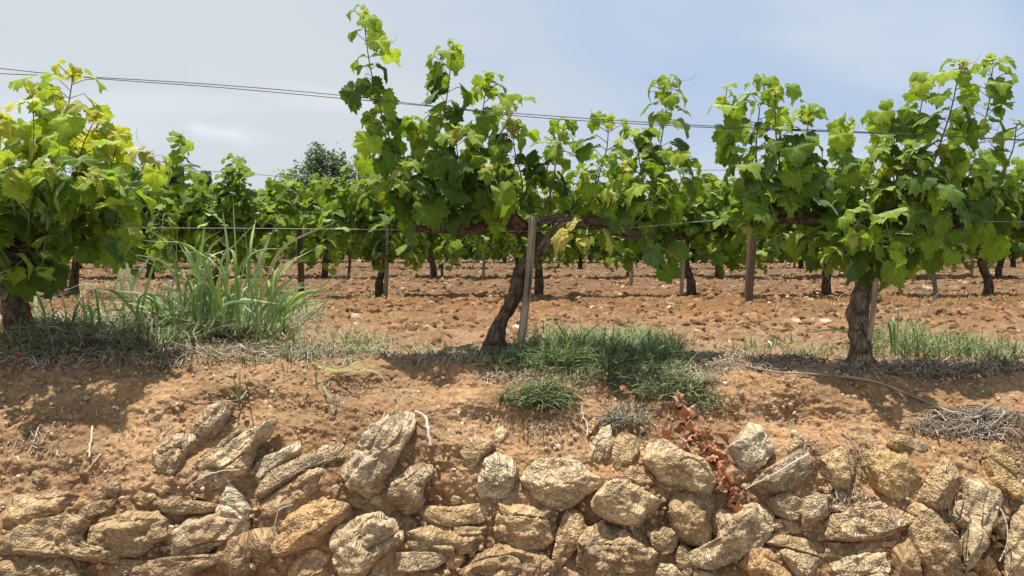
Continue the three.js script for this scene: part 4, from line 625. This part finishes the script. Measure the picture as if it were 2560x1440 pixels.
{ // dry straw litter
  const b = new Build(), R = rng(56), straw = (area, n, len, cols = DRY, lift = 0.012) => { for (let i = 0; i < n; i++) { const p = area(R), a = R() * 6.283, l = len * (0.4 + R()), bend = (R() - 0.5) * l * 0.7, up = lift * R() * 2, c = cols[Math.floor(R() * cols.length)], k = 0.75 + 0.5 * R(); const dx = Math.cos(a) * l, dz = Math.sin(a) * l, pts = []; for (let q = 0; q <= 4; q++) { const t = q / 4 - 0.5, x = p.x + dx * t - Math.sin(a) * bend * t * t * 2, D = -p.z - dz * t; pts.push(V(x, Math.max(p.y - 0.02, yAt(x, Math.max(1.9, D))) + 0.006 + up * (0.6 + t * R()) + 0.01 * Math.sin(q * 2 + i), -D)); } b.tube(pts, () => 0.0009 + 0.0006 * (i % 3), 3, [c[0] * k, c[1] * k, c[2] * k]); } };
  straw(spotAt(420, 886, 420, 28), 380, 0.1, DRY, 0.016); straw(spotAt(150, 905, 200, 18), 130, 0.08, DRY, 0.012); straw(spotAt(820, 890, 220, 24), 120, 0.08, DRY, 0.012); straw(spotAt(1150, 905, 160, 16), 80, 0.05); straw(spotAt(1850, 912, 220, 22), 460, 0.075, [DRY[1], DRY[3], DRY[0]], 0.008); straw(spotAt(2350, 925, 260, 20), 480, 0.075, [DRY[1], DRY[3], DRY[0]]);
  straw(spotAt(1700, 940, 130, 30), 220, 0.05); straw(spotAt(1350, 950, 180, 24), 120, 0.05); straw(spotAt(560, 800, 240, 56), 420, 0.15, DRY, 0.05); straw(spotAt(200, 840, 200, 40), 260, 0.13, DRY, 0.04);
  straw(spotAt(200, 1120, 220, 90), 70, 0.03, DRY, 0.002); straw(spotAt(900, 1000, 150, 60), 90, 0.035, DRY, 0.002); straw(spotAt(2150, 1130, 130, 60), 60, 0.04, [DRY[1], DRY[3]], 0.003); straw(spotAt(1300, 1060, 260, 50), 60, 0.03, DRY, 0.002); straw(spotAt(2440, 1320, 60, 60), 60, 0.03, DRY, 0.003); straw(spotAt(2150, 1260, 60, 20), 50, 0.03, DRY, 0.003);
  solo('dry_straw', b.geo(), strawMat, 'dry grey straw and dead roots littered along the terrace edge', 'straw', null, 'stuff');
}
function twigHeap(label, seed, px, py, rx, ry, n, len, cols, arch = 0.02) { const b = new Build(), R = rng(seed), c0 = hit(px, py); for (let i = 0; i < n; i++) { const p = spotAt(px, py, rx, ry)(R), a = (R() - 0.5) * 4.4 * R() + (R() - 0.5) * 0.8 + (R() < 0.5 ? Math.PI : 0), kw = 0.6 + 1.5 * R() * R(), l = len * (0.5 + R()), h = arch * (0.3 + R()), c = cols[Math.floor(R() * cols.length)], pts = []; for (let q = 0; q <= 6; q++) { const t = q / 6, x = p.x + Math.cos(a) * l * (t - 0.5), D = -p.z + Math.sin(a) * l * (t - 0.5) * 0.5; pts.push(V(x - c0.x, yAt(x, Math.max(1.9, D)) + 0.004 + h * Math.sin(t * 3.14) + 0.014 * vnoise(t * 5, i, 0) - c0.y, -D - c0.z + 0.03 * vnoise(t * 4, i, 5))); } b.tube(pts, (t) => 0.0012 * kw * (1.2 - 0.6 * t), 4, c); } const m = solo('twig_heap', b.geo(), strawMat, label, 'twigs', null, 'stuff'); m.position.copy(c0); return m; }
twigHeap('flat heap of grey curved dry twigs at the right on the bank', 57, 2450, 1068, 135, 30, 260, 0.11, [[0.34, 0.28, 0.22], [0.22, 0.17, 0.13], [0.46, 0.40, 0.32], [0.15, 0.115, 0.09]], 0.022);
{ const b = new Build(), R = rng(58), G = [[0.34, 0.30, 0.24], [0.22, 0.19, 0.15], [0.42, 0.37, 0.29], [0.15, 0.17, 0.09]]; patch(b, R, 330, spotAt(1575, 1040, 58, 26), 0.05, 0.0026, G, 1.4, 5); patch(b, R, 120, spotAt(1540, 1050, 30, 16), 0.035, 0.0026, G, 1.3, 5); patch(b, R, 90, spotAt(1620, 1075, 30, 30), 0.03, 0.002, G, 1.5, 5); solo('dead_grass', b.geo(), strawMat, 'small grey tuft of dead grass beside the red withered leaves', 'dead grass', null, 'stuff'); }
function twig(pts, r0, r1, col, label, name = 'dry_twig') { const b = new Build(), p0 = pts[0].clone(); b.tube(curvePts(pts, 36).map((p, i) => p.sub(p0).add(V(0.0025 * vnoise(i * 0.4, 1, r0 * 999), 0.0025 * vnoise(i * 0.4, 7, r0 * 999), 0))), (t) => lerp(r0, r1, t) * (1 + 0.2 * vnoise(t * 30, 3, 1)), 8, col); const m = solo(name, b.geo(), strawMat, label, 'twig'); m.position.copy(p0); return m; }
const on = (px, py, lift = 0.006) => { const p = hit(px, py); p.y += lift; p.z += lift * 0.6; return p; };
{
  const branch = thing('fallen_branch', on(2390, 1042, 0.012), 'long thin grey branch lying across the bank below the fluted trunk', 'branch'), b0 = branch.position;
  const seg = (l, r0, r1) => { const b = new Build(); b.tube(curvePts(l.map(([x, y, k]) => on(x, y, k ?? 0.014).sub(b0)), 50), (t) => lerp(r0, r1, t) * (1 + 0.25 * vnoise(t * 40, 2, 1) + 0.5 * sstep(0.6, 0.9, vnoise(t * 14, 6, 1))), 8, (t) => { const k = 0.85 + 0.35 * vnoise(t * 33, 4, 2); return [0.33 * k, 0.265 * k, 0.205 * k]; }); return b.geo(); };
  part('stem', seg([[2390, 1042], [2290, 1000], [2200, 965], [2080, 948], [1930, 938], [1850, 920], [1790, 917], [1745, 935]], 0.004, 0.0018), strawMat, branch);
  part('side_twig', seg([[2215, 968], [2195, 945], [2178, 925]], 0.003, 0.0015), strawMat, branch);
}
twig([on(1036, 1050, 0.03), on(1058, 1065, 0.035), on(1068, 1095, 0.03), on(1073, 1128, 0.02)], 0.0034, 0.005, [0.5, 0.43, 0.34], 'pale curled root beside the big slanted grey slab', 'curled_root');
twig([on(1868, 1258, 0.05), on(1930, 1232, 0.06), on(1985, 1200, 0.06), on(2025, 1172, 0.05)], 0.0014, 0.003, [0.5, 0.44, 0.35], 'pale thin twig slanting in front of the grey stones right of the withered leaves');
twig([on(1455, 1015, 0.012), on(1462, 1050, 0.01), on(1470, 1066, 0.01), on(1471, 1098, 0.012)], 0.002, 0.0022, [0.5, 0.44, 0.36], 'short pale twig above the white stone near the orange pebble');
twig([on(218, 1072, 0.01), on(212, 1110, 0.012), on(206, 1150, 0.01)], 0.0027, 0.0027, [0.52, 0.43, 0.31], 'thick straw stub lying on the bare bank at the left');
twig([on(236, 1142, 0.008), on(220, 1160, 0.01), on(206, 1176, 0.008)], 0.0024, 0.002, [0.6, 0.52, 0.4], 'short straw piece just under the thick straw stub');
twig([on(80, 1075, 0.008), on(74, 1096, 0.01), on(66, 1112, 0.008)], 0.002, 0.0016, [0.55, 0.46, 0.34], 'small straw piece high on the bank at the far left');
twig([on(22, 1148, 0.008), on(32, 1166, 0.01), on(46, 1190, 0.008)], 0.0026, 0.002, [0.58, 0.48, 0.36], 'straw splinter low on the bank at the far left edge');
twig([on(458, 1250, 0.04), on(486, 1240, 0.05), on(510, 1226, 0.05), on(545, 1216, 0.05), on(597, 1211, 0.05)], 0.0013, 0.0016, [0.55, 0.47, 0.37], 'pale thin straw lying under the long slanted slabs');
twig([on(690, 1400, 0.05), on(684, 1360, 0.06), on(698, 1325, 0.07), on(730, 1305, 0.06)], 0.0016, 0.0018, [0.42, 0.36, 0.28], 'thin arched stalk hanging in front of the orange stone');
twig([on(2518, 1430, 0.04), on(2532, 1390, 0.05), on(2522, 1330, 0.05), on(2514, 1300, 0.04)], 0.0016, 0.0016, [0.55, 0.48, 0.38], 'thin pale stalk hanging down at the bottom right corner');
twig([on(2115, 1090, 0.012), on(2150, 1120, 0.014), on(2165, 1150, 0.014)], 0.002, 0.0013, [0.30, 0.24, 0.18], 'brown twig on the earth left of the mustard stone');
twig([on(2170, 1105, 0.03), on(2195, 1145, 0.04), on(2235, 1190, 0.04), on(2242, 1222, 0.03)], 0.002, 0.0013, [0.26, 0.2, 0.15], 'dark brown twig lying over the mustard yellow stone');

// ---------------------------------------------------------------- tall grass clump: each broad blade a part
function clump(name, label, base, blades, seed) {
  const root = thing(name, base, label, 'grass clump'), R = rng(seed);
  for (const [x0, y0, x1, y1, x2, y2, w, D, c] of blades) {
    const b = new Build(), p0 = at(x0, y0, D), p1 = at(x1, y1, D + (R() - 0.5) * 0.12), p2 = at(x2, y2, D + (R() - 0.5) * 0.3), g = curvePts([p0, p1, p2], 12).map((p) => p.sub(base)), yaw = (R() - 0.5) * 1.6, d = p2.clone().sub(p0), side = V(Math.cos(yaw), 0, Math.sin(yaw)); side.addScaledVector(d.normalize(), -side.dot(d)).normalize();
    b.ribbon(g, (t) => w * (t < 0.3 ? 0.65 + t * 1.1 : 1 - Math.pow((t - 0.3) / 0.7, 2)) * 0.5 + 0.0004, side, c, 0.35); part('blade', b.geo(), grassMat, root);
  }
  return root;
}
{
  const G1 = [0.20, 0.30, 0.10], G2 = [0.30, 0.40, 0.19], G3 = [0.14, 0.24, 0.05], G4 = [0.24, 0.36, 0.05], S = [0.36, 0.33, 0.2], R = rng(77), B = [];
  const add = (...a) => B.push(a);
  add(560, 800, 570, 640, 556, 525, 0.012, 2.75, G2); add(600, 800, 590, 640, 582, 490, 0.011, 2.78, G1); add(545, 790, 475, 640, 458, 612, 0.012, 2.7, G2); add(490, 790, 500, 660, 512, 565, 0.013, 2.72, G2); add(500, 780, 520, 650, 565, 625, 0.012, 2.68, G2); add(610, 800, 640, 680, 682, 575, 0.014, 2.7, G2);
  add(620, 800, 690, 700, 745, 640, 0.011, 2.72, G4); add(640, 800, 700, 720, 742, 690, 0.013, 2.66, G1); add(660, 800, 700, 745, 760, 705, 0.012, 2.66, G2); add(440, 800, 505, 690, 540, 625, 0.009, 2.76, G1); add(310, 780, 300, 680, 275, 585, 0.012, 2.74, G2); add(330, 780, 325, 700, 297, 590, 0.013, 2.72, G2); add(330, 720, 345, 690, 375, 640, 0.016, 2.66, G2);
  add(350, 790, 375, 690, 390, 640, 0.010, 2.68, G1); add(430, 860, 480, 740, 740, 450, 0.005, 2.6, S); add(390, 790, 430, 720, 445, 560, 0.006, 2.7, S); add(480, 800, 440, 640, 400, 560, 0.005, 2.7, S); add(640, 830, 780, 740, 870, 655, 0.006, 2.62, G1); add(700, 860, 800, 770, 890, 665, 0.005, 2.6, S); add(520, 830, 560, 765, 640, 755, 0.016, 2.56, G1); add(640, 790, 600, 750, 700, 760, 0.013, 2.56, G2);
  add(590, 790, 620, 680, 610, 560, 0.008, 2.8, G1); add(620, 800, 630, 720, 670, 690, 0.014, 2.6, G4); add(560, 800, 545, 720, 548, 690, 0.013, 2.6, G4); add(245, 830, 200, 760, 170, 700, 0.012, 2.6, G3); add(120, 850, 90, 790, 95, 690, 0.014, 2.58, G1); add(180, 850, 185, 790, 215, 715, 0.010, 2.6, G3); add(400, 870, 300, 740, 235, 720, 0.009, 2.55, G3); add(420, 860, 300, 800, 200, 790, 0.008, 2.5, G3);
  for (let i = 0; i < 34; i++) { const x = 440 + R() * 260, dx = (x - 570) * 0.7 + (R() - 0.5) * 260, h = 120 + 120 * R(), k = 0.8 + 0.4 * R(); add(x, 805 + R() * 20, x + dx * 0.35, 795 - h * 0.75, x + dx * (1 + 0.5 * R()), 795 - h * (0.75 + 0.4 * R()), 0.005 + 0.007 * R(), 2.6 + R() * 0.2, [[0.2, 0.32, 0.045], [0.25, 0.35, 0.13], [0.40, 0.36, 0.17], [0.16, 0.26, 0.04]][Math.floor(R() * 4)].map((q) => q * k)); }
  for (let i = 0; i < 90; i++) { const x = 410 + R() * 300, dx = (x - 560) * 0.6 + (R() - 0.5) * 260, h = 30 + R() * R() * 150; add(x, 800 + R() * 25, x + dx * 0.4, 790 - h * 0.7, x + dx, 790 - h * (0.8 + 0.3 * R()), 0.006 + 0.006 * R(), 2.6 + R() * 0.25, [G1, G2, G3, G4, G4][Math.floor(R() * 5)]); }
  for (let i = 0; i < 40; i++) { const x = 60 + R() * 380, dx = (R() - 0.5) * 320, h = 20 + R() * R() * 130; add(x, 845 + R() * 25, x + dx * 0.4, 830 - h, x + dx, 835 - h * (0.4 + 0.7 * R()), 0.005 + 0.006 * R(), 2.55 + R() * 0.2, [G1, G3, G3, S][Math.floor(R() * 4)]); }
  clump('tall_grass', 'tall clump of broad-bladed green grass left of the leaning vine', at(560, 812, 2.65), B, 78);
  const B2 = [], t = (x, y) => -hit(x, y).z; const D2 = t(600, 1000) - 0.02;
  for (const [x, y] of [[498, 985], [340, 1035], [540, 960], [575, 930], [600, 920], [640, 965], [660, 1050], [590, 1080], [560, 1000], [625, 950], [650, 1030], [520, 1005]]) B2.push([600, 1000, lerp(600, x, 0.5), lerp(1000, y, 0.5) - 8, x, y, 0.0045, D2, R() < 0.5 ? G3 : S]);
  clump('grass_tuft', 'small spiky grass tuft above the slanted slabs at the left', at(600, 1000, D2), B2, 79);
  const B3 = [], D3 = t(850, 1050) - 0.01, D4 = 2.3;
  B3.push([862, 1052, 800, 1000, 788, 905, 0.013, D4 - 0.08, G3], [855, 1045, 830, 1005, 800, 950, 0.009, D4 - 0.08, G2], [850, 930, 900, 905, 960, 960, 0.008, D4, G4], [800, 925, 880, 895, 930, 930, 0.010, D4, G3], [780, 905, 830, 925, 905, 920, 0.010, D4, G4], [870, 930, 940, 930, 990, 1000, 0.005, D4, S], [850, 935, 900, 925, 975, 925, 0.006, D4, G3]);
  clump('grass_tuft', 'drooping broad-bladed weed on the bank edge left of the leaning vine', at(850, 930, D4), B3, 80);
  const B4 = []; for (const [x, y, w, c] of [[2035, 820, 0.008, G2], [2250, 760, 0.006, G2], [2290, 790, 0.007, G1], [2330, 830, 0.007, G2], [2230, 790, 0.009, G1], [2370, 700, 0.004, S], [2400, 860, 0.008, G4], [2210, 800, 0.006, G3], [2420, 720, 0.004, S], [2350, 870, 0.007, G4]]) B4.push([2240 + (x - 2240) * 0.3, 880, lerp(2240, x, 0.6), y + 10, x + (x - 2240) * 0.2, y + 14, w, 2.5, c]);
  clump('grass_tuft', 'arching grass tuft just right of the fluted trunk', at(2240, 880, 2.5), B4, 81);
  const B5 = []; for (const [x, y, c] of [[1345, 790, G3], [1385, 800, G3], [1440, 830, G1], [1510, 800, G3], [1560, 830, G1], [1600, 850, G3], [1480, 870, G2], [1420, 860, G2], [1330, 830, G3]]) B5.push([1430, 890, lerp(1430, x, 0.6), y + 25, x, y, 0.007, 2.62, c]);
  clump('grass_tuft', 'darker grass tuft standing right of the leaning wooden stake', at(1430, 890, 2.62), B5, 82);
}
// ---------------------------------------------------------------- red withered leaves hanging over the stones
{
  const R = rng(91), path = [[1706, 1010], [1716, 1050], [1712, 1075], [1740, 1085], [1700, 1095], [1775, 1092], [1768, 1118], [1790, 1130], [1800, 1160], [1815, 1185], [1822, 1210], [1835, 1230], [1850, 1255]], base = on(1720, 1080, 0.02);
  const root = thing('withered_vine_shoot', base, 'withered shoot with crumpled rust-red leaves hanging over the wall stones', 'dead shoot');
  const pts = [[1706, 1005], [1725, 1070], [1775, 1110], [1800, 1170], [1825, 1215], [1855, 1262]].map(([x, y]) => on(x, y, 0.012).sub(base)), b = new Build(); b.tube(curvePts(pts, 24), () => 0.0022, 6, [0.22, 0.09, 0.05]); part('stem', b.geo(), strawMat, root);
  const mats = [[0.38, 0.2, 0.11], [0.66, 0.25, 0.105], [0.50, 0.17, 0.07], [0.72, 0.33, 0.16], [0.74, 0.42, 0.26]].map(([r, g, bl]) => new THREE.MeshPhysicalMaterial({ color: RGB(r, g, bl), map: leafMap, roughness: 0.9, side: THREE.DoubleSide, transmission: 0.18, thickness: 0 }));
  const crumple = [1, 2, 3, 4, 5].map((s) => { const g = leafGeo(500 + s, 26, true), p = g.attributes.position; for (let i = 0; i < p.count; i++) { const x = p.getX(i), y = p.getY(i), z = p.getZ(i), a = x * 1.9; p.setXYZ(i, Math.sin(a) * 0.42, y * 0.8 + 0.1 * vnoise(x * 3, y * 3, s), z * 0.5 + Math.cos(a) * 0.42 + 0.28 * vnoise(x * 2.6 + s, y * 2.6, s * 3)); } g.computeVertexNormals(); return g; });
  for (let i = 0; i < 62; i++) { const [x, y] = path[i % path.length], p = on(x + (R() - 0.5) * (i % path.length > 1 && i % path.length < 6 ? 80 : 36), y + 16 + (R() - 0.5) * 26, 0.004 + 0.018 * R()).sub(base), m = part('leaf', crumple[i % 5], mats[Math.floor(R() * 5)], root); m.position.copy(p); m.rotation.set(R() * 6, R() * 6, R() * 6); m.scale.setScalar(0.024 + 0.02 * R()); }
  [[1650, 1035, 'curled rust-red leaf lying on the earth left of the withered shoot'], [1565, 985, 'rust-brown dead leaf in the thin grass above the dead tuft'], [1520, 958, 'small reddish dead leaf under the grass right of the stake'], [2080, 905, 'small red dead leaf beside the foot of the fluted trunk'], [40, 903, 'reddish dead leaf in the dark straw at the left edge']].forEach(([x, y, l], i) => { const m = solo('dead_leaf', crumple[i % 5], mats[i % 3], l, 'leaf'); m.position.copy(on(x, y, 0.012)); m.rotation.set(R() * 6, R() * 6, R() * 6); m.scale.setScalar(0.026); });
}
{ // snail shells
  const shell = (px, py, r, label) => { const b = new Build(), pts = []; for (let i = 0; i <= 40; i++) { const t = i / 40, a = t * 14, q = r * 0.75 * (1 - t * 0.86); pts.push(V(Math.cos(a) * q, r * t * 0.9, Math.sin(a) * q)); } b.tube(pts, (t) => r * 0.5 * (1 - 0.75 * t), 10, [0.78, 0.74, 0.68]); const m = solo('snail_shell', b.geo(), strawMat, label, 'snail shell'); m.position.copy(on(px, py, 0.02)); m.rotation.set(0.5, px, 0.4); return m; };
  shell(2512, 1283, 0.0062, 'white snail shell in the hollow between stones at the right edge'); shell(1397, 1130, 0.0058, 'white snail shell on the earth above the large pale middle stone'); shell(1145, 1045, 0.004, 'tiny white snail shell on the bank right of the curled root');
}

// ---------------------------------------------------------------- trees and buildings beyond the vineyard
function tree(name, label, px, D, topPy, halfW, { low = 0.3, n = 5200, leaf = 0.2, cols, seed, clumps = 26, shape = (t) => Math.sin(Math.min(1, t * 1.1 + 0.12) * Math.PI) ** 0.6, sharp = 0, bark = barkMat }) {
  const h = at(px, topPy, D).y, x = xAt(px, D), root = thing(name, V(x, 0, -D), label, 'tree'), R = rng(seed), b = new Build(), tb = new Build(), hub = [];
  for (let i = 0; i < clumps; i++) { const t = Math.pow((i + R()) / clumps, 0.9), y = lerp(low * h, h * 0.93, t), rr = halfW * shape(t), a = R() * 6.283, q = Math.sqrt(0.25 + 0.75 * R()) * 0.8; hub.push([V(Math.cos(a) * rr * q, y, Math.sin(a) * rr * q), halfW * (0.26 + 0.14 * R()) * (0.6 + 0.4 * shape(t))]); }
  for (let i = 0; i < n; i++) {
    const [c, r] = hub[Math.floor(R() * hub.length)], u = V(R() * 2 - 1, R() * 2 - 1, R() * 2 - 1); if (u.length() > 1) continue; const k = 0.55 + 0.45 * R(); u.normalize().multiplyScalar(r * k); if (sharp && u.y > 0) u.y *= 1 + sharp * R();
    const p = c.clone().add(u), s = leaf * (0.6 + 0.8 * R()), cc = cols[Math.floor(R() * cols.length)], n1 = V(R() - 0.5, R() - 0.5, R() - 0.5).normalize(), n2 = V(R() - 0.5, R() + (sharp ? 0.4 : -0.5), R() - 0.5).cross(n1).normalize(), q = b.count;
    b.vert(p.x + n1.x * s, p.y + n1.y * s, p.z + n1.z * s, cc); b.vert(p.x + n2.x * s * 0.6, p.y + n2.y * s * 0.6, p.z + n2.z * s * 0.6, cc); b.vert(p.x - n1.x * s * 0.8, p.y - n1.y * s * 0.8, p.z - n1.z * s * 0.8, cc); b.vert(p.x - n2.x * s * 0.6, p.y - n2.y * s * 0.6, p.z - n2.z * s * 0.6, cc); b.i.push(q, q + 1, q + 2, q, q + 2, q + 3);
  }
  tb.tube([V(0, -0.1, 0), V(0.05 * h * 0.3, h * 0.3, 0), V(0, h * 0.75, 0)], (t) => h * 0.03 * (1 - 0.75 * t), 8, [1, 1, 1]); for (const [c] of hub.slice(0, 14)) tb.tube([V(0, Math.min(c.y * 0.7, h * 0.5), 0), c.clone().multiplyScalar(0.6).setY(c.y * 0.85), c], (t) => h * 0.011 * (1 - 0.7 * t), 5, [1, 1, 1]);
  part('trunk', tb.geo(), bark, root); part('crown', b.geo(), foliageMat, root); return root;
}
const DK = [[0.035, 0.062, 0.028], [0.05, 0.085, 0.03], [0.07, 0.11, 0.035]], MD = [[0.07, 0.115, 0.035], [0.10, 0.15, 0.045], [0.05, 0.085, 0.03]], YL = [[0.34, 0.36, 0.06], [0.42, 0.38, 0.08], [0.22, 0.28, 0.05]], GY = [[0.13, 0.18, 0.085], [0.17, 0.22, 0.11], [0.09, 0.13, 0.06]];
tree('pine_tree', 'dark green bushy tree rising behind the gap in the second row at the left centre', 812, 42, 376, 2.3, { cols: MD.map((c) => c.map((x) => x * 1.5)), seed: 201, n: 18000, leaf: 0.11, clumps: 60, sharp: 1.0, low: 0.12, shape: (t) => 1.05 * Math.sqrt(Math.max(0.02, 1 - Math.pow(Math.max(0, t - 0.35) / 0.68, 2))) });
tree('yellow_bush', 'yellow-green round bush showing behind the left shoots of the leaning vine', 912, 20, 396, 0.85, { cols: YL, seed: 202, n: 7000, leaf: 0.06, clumps: 22, low: 0.2 });
tree('round_tree', 'grey-green round tree between the leaning vine and the thick wooden post', 1772, 46, 432, 2.0, { cols: GY, seed: 203, n: 12000, leaf: 0.11, clumps: 34, low: 0.15 });
tree('cypress_tree', 'small dark cypress at the left side of the dark bushy tree', 727, 48, 421, 0.28, { cols: DK, seed: 204, n: 3200, leaf: 0.1, clumps: 20, low: 0.05, shape: (t) => (1 - t) ** 0.6 });
tree('cypress_tree', 'thin dark cypress tip just above the stake of the leaning vine', 1337, 52, 447, 0.25, { cols: DK, seed: 205, n: 2600, leaf: 0.1, clumps: 18, low: 0.05, shape: (t) => (1 - t) ** 0.6 });
[[400, 70, 408, 1.6, DK, 'dark tree just right of the yellow-green front vine'], [440, 66, 414, 1.8, DK, 'dark wide tree left of the pointed second-row vine'], [520, 74, 428, 1.6, GY, 'grey-green far tree right behind the pointed second-row vine'], [2030, 60, 478, 1.7, GY, 'grey-green far tree seen through the leaves left of the fluted trunk'], [2410, 64, 512, 2.2, DK, 'dark far tree low on the horizon under the right-hand shoots'], [2500, 70, 520, 2.4, DK, 'dark far tree by the thin pole at the right'], [2570, 66, 528, 2.4, MD, 'green far tree at the right edge of the horizon'], [1150, 72, 500, 2.4, DK, 'far dark tree hidden behind the left arm of the leaning vine'], [1560, 75, 520, 2.6, DK, 'far dark tree hidden behind the yellow leaves'], [240, 72, 440, 2.2, DK, 'far dark tree behind the yellow-green front vine'], [60, 72, 450, 2.4, DK, 'far dark tree behind the left edge of the front vine'], [2230, 72, 510, 2.4, DK, 'far dark tree behind the head of the fluted vine'], [640, 70, 500, 1.8, DK, 'low dark far tree behind the gap with the wire']].forEach(([px, D, py, w, c, l], i) => tree('far_tree', l, px, D, py, w * 1.7, { cols: c, seed: 220 + i, n: 9000, leaf: 0.19, clumps: 34, low: 0.1 }));
{ // bare poplar
  const D = 55, x = xAt(912, D), root = thing('bare_tree', V(x, 0, -D), 'pale bare tree with upright twigs behind the yellow-green bush', 'tree'), b = new Build(), R = rng(240), top = at(912, 345, D).y; b.tube([V(0, -0.1, 0), V(0, top * 0.45, 0), V(0.1, top * 0.9, 0)], (t) => 0.1 * (1 - 0.85 * t), 6, [1, 1, 1]);
  part('trunk', b.geo(), std(RGB(0.36, 0.34, 0.31)), root); const c = new Build(); for (let i = 0; i < 90; i++) { const y = top * (0.4 + 0.5 * R()), a = R() * 6.28, l = 0.5 + R() * 0.9, p = V(0, y, 0), q = V(Math.cos(a) * l * 0.5, y + l * 0.8, Math.sin(a) * l * 0.5), e = q.clone().add(V(Math.cos(a) * 0.1, 0.7 * R() + 0.2, Math.sin(a) * 0.1)); if (e.y > top) e.y = top; c.tube([p, q, e], (t) => 0.022 * (1 - 0.6 * t), 4, [1, 1, 1]); } part('crown', c.geo(), std(RGB(0.36, 0.34, 0.31)), root);
}
{ // palm
  const D = 62, x = xAt(462, D), root = thing('palm_tree', V(x, 0, -D), 'palm with drooping fronds peeping out left of the pointed second-row vine', 'palm'), R = rng(250), top = at(462, 420, D).y, b = new Build(); b.tube([V(0, 0, 0), V(0, top * 0.5, 0), V(0, top, 0)], () => 0.16, 8, [1, 1, 1]); part('trunk', b.geo(), barkMat, root);
  for (let i = 0; i < 16; i++) { const a = i / 16 * 6.283 + R(), f = new Build(), up = 0.3 + 0.9 * R(), L = 1.3; for (let k = 1; k <= 14; k++) { const t = k / 14, p = V(Math.cos(a) * L * t, top + up * 1.3 * t - 0.7 * t * t, Math.sin(a) * L * t); for (const s of [-1, 1]) { const e = p.clone().add(V(-Math.sin(a) * s * 0.35 * (1 - t * 0.6) + Math.cos(a) * 0.2, -0.22, Math.cos(a) * s * 0.35 * (1 - t * 0.6) + Math.sin(a) * 0.2)); f.ribbon([p, p.clone().lerp(e, 0.5), e], (u) => 0.035 * (1 - u), V(Math.cos(a), 0, Math.sin(a)), [0.06, 0.085, 0.04]); } } part('frond', f.geo(), foliageMat, root); }
}
{ // low dark wall with a coping behind the vines, and a lamp pole
  const D = 36, w = new THREE.BoxGeometry(7, 3.0, 0.4), g = w.clone(); const root = thing('boundary_wall', V(xAt(740, D), 0, -D), 'long dark boundary wall seen in the gap behind the second-row vines', 'wall'); const top = at(740, 492, D).y; const box = new THREE.BoxGeometry(5.4, top, 0.35); box.translate(0, top / 2, 0); part('wall', box, std(RGB(0.075, 0.062, 0.045)), root); const cop = new THREE.BoxGeometry(5.6, 0.12, 0.5); cop.translate(0, top + 0.062, 0); part('coping', cop, std(RGB(0.14, 0.11, 0.08)), root);
  const Dp = 50, pole = thing('pole', V(xAt(2464, Dp), 0, -Dp), 'thin pale pole standing before the dark trees at the right', 'pole'), tp = at(2464, 500, Dp).y, cy = new THREE.CylinderGeometry(0.05, 0.07, tp, 8); cy.translate(0, tp / 2, 0); part('shaft', cy, std(RGB(0.5, 0.5, 0.48)), pole); const arm = new THREE.CylinderGeometry(0.1, 0.07, 0.16, 8); arm.translate(0, tp + 0.08, 0); part('cap', arm, std(RGB(0.35, 0.35, 0.34)), pole);
}
renderer.render(scene, camera);
